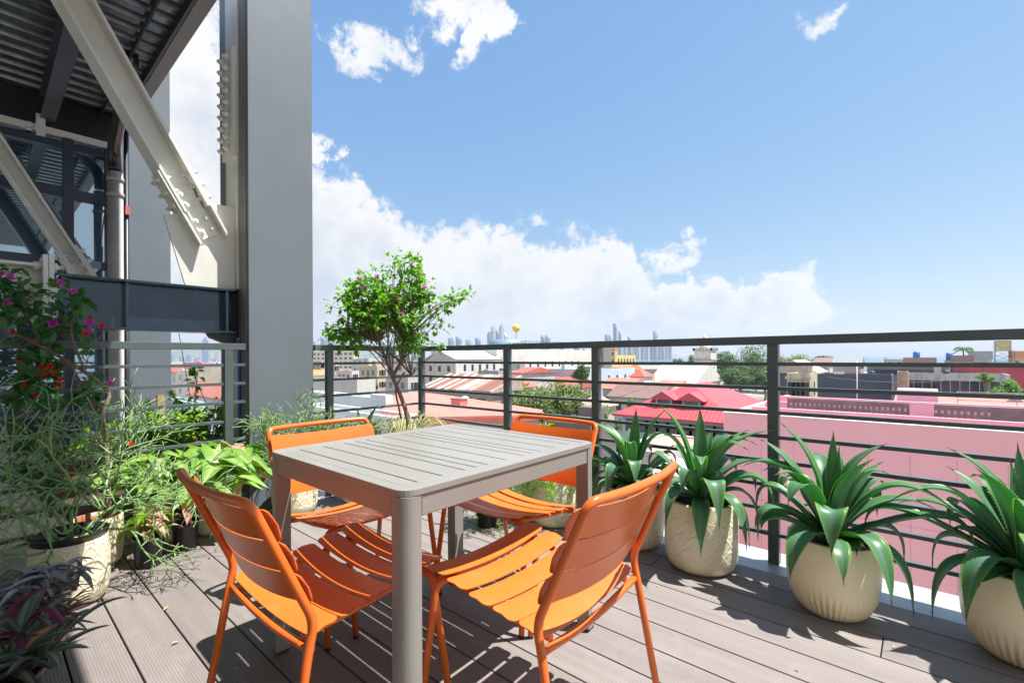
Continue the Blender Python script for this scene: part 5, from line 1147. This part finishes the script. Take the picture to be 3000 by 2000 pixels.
for i in range(15): mb.beam(ax*(i*1.8-16), ax*(i*1.8-16)+V((0, 0, 2.4)), .14, .14); mb.beam(ax*(i*1.8-16)+V((-2, 0, 0)), ax*(i*1.8-16)+V((-2, 0, 2.2)), .14, .14)
for z in (.9, 1.7, 2.4): mb.beam(ax*-16+V((0, 0, z)), ax*9.2+V((0, 0, z)), .12, .12)
mb.build('frame', M('rusty steel', (.14, .10, .09), .8), rs)
# filler houses of the old town
r = random.Random(77); fil = []
cols = [WH, WH, CR, GY, TN, (.55, .42, .38), (.5, .52, .55), (.62, .5, .42)]; rms = [redtin, palered, browntin, greytin, whitetin, rustm, orangetile]
GRP = 'small houses filling the old town'
for i in range(96):
    for _ in range(40):
        d = r.uniform(70, 420)*(1 if r.random() < .8 else 1.4); px = r.uniform(380, 1800) if r.random() < .62 else r.uniform(1800, 3150)
        if px > 1800 and d > 330: continue
        if px > 1480 and px < 1760 and d < 100: continue
        if px > 2050 and d < 118: continue
        if 1985 < px < 2330 and d < 240: continue
        if px > 2300 and d < 140: continue
        p = at(px, 1100, d)
        if all((V((p.x, p.y))-V(q)).length > 15 for q in fil): break
    else: continue
    fil.append((p.x, p.y)); hgt = r.choice((7, 9, 11, 12.5)); dy = (19.08-hgt)*1380/d; w_ = r.uniform(8, 13)
    bld('small_house', 'small low house lost among the dense rooftops of the old town', px, px-5, px+5, 1046-(px-1500)*.0052+dy, d, r.choice(cols), r.choice(('flat', 'gable', 'hip', 'gable')), r.choice(rms), r.uniform(1.6, 2.8),
        [('f', 1.2, 1.1, 1.5, 3, 2, 3.3, .8, .8), ('s', 1.2, 1.1, 1.5, 2, 2, 3.3, .8, .8)] if d < 200 else None, wx=w_, wy=r.uniform(8, 12), stain=.4, group=GRP, ridge=r.choice('xy'))
# --- skyline
def towerm(col, pitch):
    nm = 'tower %.2f %d' % (col[2], pitch)
    if nm in MATS: return MATS[nm]
    m, t, P, L = nodes(nm); co = t.nodes.new('ShaderNodeTexCoord'); sp = t.nodes.new('ShaderNodeSeparateXYZ'); L.new(co.outputs['Object'], sp.inputs[0])
    a = mth(t, 'GREATER_THAN', mth(t, 'FRACT', mth(t, 'DIVIDE', sp.outputs[2], 4.0*pitch)), .45); b = mth(t, 'GREATER_THAN', mth(t, 'FRACT', mth(t, 'DIVIDE', mth(t, 'ADD', sp.outputs[0], sp.outputs[1]), 9.0)), .25)
    L.new(mixc(t, mth(t, 'MULTIPLY', a, b), col, tuple(x*.45 for x in col)), P.inputs['Base Color']); P.inputs['Roughness'].default_value = .3; MATS[nm] = m; return m
tms = [towerm((.20, .27, .36), 1), towerm((.42, .46, .50), 2), towerm((.10, .22, .38), 3), towerm((.5, .5, .5), 1)]
SK = [(1335, 1352, 985, 2), (1312, 1330, 990, 0), (1364, 1384, 995, 1), (1392, 1408, 988, 2), (1427, 1440, 972, 0), (1438, 1452, 957, 1), (1452, 1464, 966, 0), (1462, 1477, 950, 1), (1476, 1488, 975, 3), (1584, 1598, 982, 2), (1597, 1612, 980, 0),
      (1290, 1305, 1000, 1), (1262, 1280, 1004, 3), (1405, 1424, 1012, 3), (1500, 1515, 1008, 0), (1535, 1552, 1018, 1), (1640, 1655, 1016, 3), (1680, 1698, 1012, 0), (1108, 1125, 1000, 0), (1140, 1160, 994, 1), (1180, 1196, 1002, 3), (1210, 1232, 996, 0), (1085, 1098, 1010, 3), (940, 965, 985, 0), (970, 990, 975, 1), (915, 935, 1000, 3), (1040, 1060, 1012, 1)]
SK2 = [(1796, 1808, 948, 2), (1772, 1784, 980, 0), (1782, 1794, 978, 1), (1811, 1821, 972, 0), (1808, 1826, 1006, 3), (1826, 1838, 996, 1), (1838, 1850, 984, 0), (1850, 1862, 1003, 3), (1862, 1876, 1000, 1), (1877, 1889, 1004, 0), (1889, 1902, 1010, 3), (1903, 1915, 1000, 2), (1913, 1928, 970, 1), (1928, 1936, 1004, 0), (1936, 1948, 1007, 3), (1948, 1958, 1012, 1), (1958, 1968, 1008, 0), (1745, 1758, 1010, 3), (1757, 1770, 1004, 1)]
ordn = ['first', 'second', 'third', 'fourth', 'fifth', 'sixth', 'seventh', 'eighth', 'ninth', 'tenth', 'eleventh', 'twelfth', 'thirteenth', 'fourteenth', 'fifteenth', 'sixteenth', 'seventeenth', 'eighteenth', 'nineteenth', 'twentieth', 'twenty-first', 'twenty-second', 'twenty-third', 'twenty-fourth', 'twenty-fifth', 'twenty-sixth', 'twenty-seventh']
for S_, where, grp in ((SK, 'skyline behind the white warehouses', 'hazy towers behind the white warehouses'), (SK2, 'skyline cluster by the bay', 'hazy towers by the bay')):
    for i, (a, b, top, mi) in enumerate(sorted(S_)):
        d = 2750+R.uniform(-120, 250); p = at((a+b)/2, top, d); w_ = (b-a)/1380*d/1.35; hh = p.z-GZ
        kd = R.choice(('stepped ', 'slender ', 'plain ')) if 0 else ''
        t_ = thing('skyscraper', 'hazy tower, %s from the left of the %s' % (ordn[i], where), 'skyscraper', (p.x, p.y, GZ), R.uniform(-.3, .3), grp)
        mb = MB(); st_ = R.choice((0, 1, 2))
        if st_ == 0: mb.box(-w_/2, w_/2, -w_/2, w_/2, 0, hh*.93); mb.box(-w_*.3, w_*.3, -w_*.3, w_*.3, hh*.93+.1, hh)
        elif st_ == 1:
            mb.box(-w_/2, w_/2, -w_/2, w_/2, 0, hh*.86); mb.v += [V((x, y, z)) for x, y, z in ((-w_/2, -w_/2, hh*.861), (w_/2, -w_/2, hh*.861), (w_/2, w_/2, hh*.861), (-w_/2, w_/2, hh*.861), (-w_/2, -w_/2, hh), (-w_/2, w_/2, hh))]
            n_ = 8; [mb.face([n_+q for q in f]) for f in ((0, 1, 4), (3, 5, 2), (1, 2, 5, 4), (0, 4, 5, 3))]
        else: mb.box(-w_/2, w_*.1, -w_/2, w_/2, 0, hh); mb.box(w_*.1+.1, w_/2, -w_*.4, w_*.5, 0, hh*.9)
        mb.build('body', tms[mi], t_)
        if i % 4 == 1: MB().tube([(0, 0, hh*.9), (0, 0, hh*1.10)], 1.0, 5).build('spire', darkm, t_)
t_ = thing('skyscraper', 'lone hazy blue tower seen between the two steel columns', 'skyscraper', at(601, 996, 2700)); hh = t_.location.z-GZ; MB().box(-12, 12, -12, 12, -hh, 0).build('body', tms[2], t_); MB().box(-5, 5, -5, 5, .1, 16).build('crown', tms[2], t_)
r = random.Random(12)
for i in range(14):
    px = 480+i*12.5+r.uniform(-4, 4); t_ = thing('skyscraper', 'faint far tower in the haze between the two steel columns', 'skyscraper', at(px, 1046+r.uniform(-16, 6), 3100), 0, 'faint far towers between the columns'); MB().box(-9, 9, -9, 9, -60, 0).build('body', tms[i % 4], t_)
# --- trees of the town
def tree(name, label, px, ptop, pbase, d, rpx, m_, seed, nl=2600, lsz=.55, shape=None, group=None, trunk=.35, thick=None):
    r = random.Random(seed); top = at(px, ptop, d); th = thing(name, label, 'tree', (top.x, top.y, GZ), 0, group); H = top.z-GZ; rx = rpx/1380*d
    b0 = thick or at(px, pbase, d).z-GZ; b0 = max(1.5, b0); cz_ = (H+b0)/2; rz = (H-b0)/2
    tk = MB(); fo = MB(); subs = []
    for i in range(int(11 if not shape else shape)):
        v = rv(r); v = v.normalized()*r.uniform(.35, .80); subs.append((V((v.x*rx, v.y*rx, cz_+v.z*rz)), r.uniform(.28, .48)*rx, r.uniform(.28, .45)*rz*1.1))
    tk.tube([(0, 0, -.5), (r.uniform(-.3, .3), r.uniform(-.3, .3), b0*.7), (0, 0, cz_*.8+b0*.1)], [trunk, trunk*.8, trunk*.5], 8)
    for c, a, b in subs: tk.tube(smooth_path([(0, 0, b0*.7), V((c.x*.4, c.y*.4, lerp(b0, c.z, .5))), c], 3), [trunk*.5*(1-.12*k) for k in range(7)], 5)
    for i in range(nl):
        c, a, b = r.choice(subs); v = rv(r).normalized()*(r.uniform(.55, 1.08)); q = c+V((v.x*a, v.y*a, v.z*b))
        if math.sin(q.x*1.7+seed)+math.sin(q.z*2.1)+math.sin(q.y*1.9) > 1.5: continue
        dd = rv(r).normalized(); fo.leaf(q, dd, V((v.x, v.y, v.z+.5))+rv(r)*.6, lsz*r.uniform(.6, 1.4), lsz*r.uniform(.5, .9), .3, .3)
    tk.build('trunk', bark, th); fo.build('crown', m_, th); return th
tl1 = leafmat('tree leaf mid green', [(.3, (.045, .10, .025)), (.7, (.10, .17, .045))], .55, .25, scale=.6); tl2 = leafmat('tree leaf grey green', [(.3, (.11, .16, .055)), (.7, (.23, .28, .12))], .55, .3, scale=.5)
tl3 = leafmat('tree leaf fresh green', [(.3, (.07, .17, .02)), (.7, (.16, .30, .04))], .55, .3, scale=.8)
tree('broad_tree', 'broad airy grey green tree in the middle of the old town', 1548, 1112, 1262, 62, 92, tl2, 1, 9000, .34, 22, trunk=.4)
tree('broad_tree', 'right half of the grey green trees, reaching the tan roofed house', 1665, 1118, 1262, 64, 98, tl2, 2, 9000, .34, 22, trunk=.4)
tree('street_tree', 'small green tree rising above the broad grey green trees', 1700, 1070, 1120, 100, 32, tl1, 3, 1500, .45)
tree('street_tree', 'rounded dark tree in front of the white gabled warehouse', 1428, 1092, 1125, 92, 16, tl1, 4, 500, .4)
tree('bright_bush_tree', 'fresh green tree close below the railing post', 1755, 1188, 1255, 52, 38, tl3, 5, 2600, .28)
tree('street_tree', 'tiny fresh green tree beside the narrow tower house', 1845, 1166, 1195, 90, 14, tl3, 6, 500, .4)
for i, (px, pt, d, rp, m_, sd, lb) in enumerate(((2130, 1026, 235, 62, tl1, 11, 'tall green tree just right of the church tower'), (2215, 1008, 250, 80, tl1, 12, 'tallest green tree right of the church tower'), (2305, 1022, 240, 78, tl2, 13, 'green tree behind the railing post right of the church'),
                                       (2170, 1075, 205, 48, tl1, 14, 'darker tree at the foot of the tall trees by the church'), (2240, 1085, 200, 40, tl1, 15, 'dark rounded tree left of the navy house'), (2330, 1052, 225, 28, tl3, 16, 'light green tree over the navy gable'))):
    tree('park_tree', lb, px, pt, 1140, d, rp, m_, sd, 6000, .80, 18)
tree('street_tree', 'dark tree against the sea left of the church tower', 1985, 1046, 1078, 330, 22, tl1, 21, 900, 1.0); tree('street_tree', 'small dark tree against the sea beside the tower top', 2025, 1042, 1075, 320, 18, tl1, 22, 800, 1.0)
tree('street_tree', 'wide dark tree against the sea over the navy house', 2412, 1040, 1068, 240, 34, tl1, 23, 1600, .7)
tree('ruin_tree', 'bushy green tree growing at the ruined row near the right edge', 2945, 1106, 1200, 70, 42, tl3, 24, 2600, .32); tree('ruin_tree', 'green tree at the right edge above the satellite dish', 3010, 1122, 1240, 62, 50, tl1, 25, 2600, .32)
tree('ruin_tree', 'small bush sprouting on the ruined row', 2890, 1092, 1120, 82, 20, tl3, 26, 700, .3); tree('park_tree', 'hazy tree seen between the two steel columns', 505, 1150, 1210, 60, 26, tl1, 27, 1200, .35)
tree('street_tree', 'small tree behind the flowering tree stem', 1085, 1100, 1150, 80, 22, tl1, 28, 900, .35)
r = random.Random(90)
for i in range(34):
    d = r.uniform(75, 330); px = r.uniform(930, 2000) if i % 3 else r.uniform(2400, 3000)
    if px > 2000: d = r.uniform(150, 260)
    tree('small_tree', 'small tree filling a gap between the old town roofs', px, 1046+(19.08-r.uniform(7.5, 11.5))*1380/d, 1046+14*1380/d, d, r.uniform(2.0, 3.4)*1380/d, r.choice((tl1, tl2, tl3)), 100+i, 700, .5, 9, 'small trees between the old town roofs', trunk=.2)
# palm
pp = at(2822, 1022, 180); pm = thing('palm_tree', 'single palm standing above the roofs near the sea', 'palm', (pp.x, pp.y, GZ)); PH = pp.z-GZ
MB().tube([(0, 0, 0), (.3, 0, PH*.5), (0, 0, PH)], [.3, .24, .2], 8).build('trunk', bark, pm); fo = MB(); r = random.Random(6)
for i in range(17):
    a = i*2.4; e = r.uniform(-.5, 1.1); d_ = V((math.cos(a), math.sin(a), 0)); P_ = bez((0, 0, PH), V((0, 0, PH))+d_*1.5+V((0, 0, 1.6*e+.8)), V((0, 0, PH))+d_*3.0+V((0, 0, e*1.2-1.1)), 12)
    for q0, q1 in zip(P_, P_[1:]):
        t = (q1-q0).normalized()
        for s in (-1, 1): fo.leaf(q0, (t+V((-d_.y, d_.x, 0))*s*1.3+V((0, 0, -.6))), V((0, 0, 1)), 1.0, .18, .2, .3)
fo.build('crown', tl1, pm)
# crosswires / people free; haze
hz = MB(); n_ = [(-7200, -700), (7200, -700), (7200, 7200), (-7200, 7200)]
hz.prism(n_, GZ-4.5, 330, lambda u, v, w: tuple(lp(u, v, w)))
hm2 = bpy.data.materials.new('haze'); hm2.use_nodes = True; t = hm2.node_tree; t.nodes.clear()
pv = t.nodes.new('ShaderNodeVolumePrincipled'); pv.inputs['Color'].default_value = (.74, .85, 1, 1); pv.inputs['Density'].default_value = .00016; pv.inputs['Anisotropy'].default_value = .2
out = t.nodes.new('ShaderNodeOutputMaterial'); t.links.new(pv.outputs[0], out.inputs['Volume'])
ho = hz.build('haze', hm2); ho['kind'] = 'stuff'
S.cycles.volume_step_rate = 1
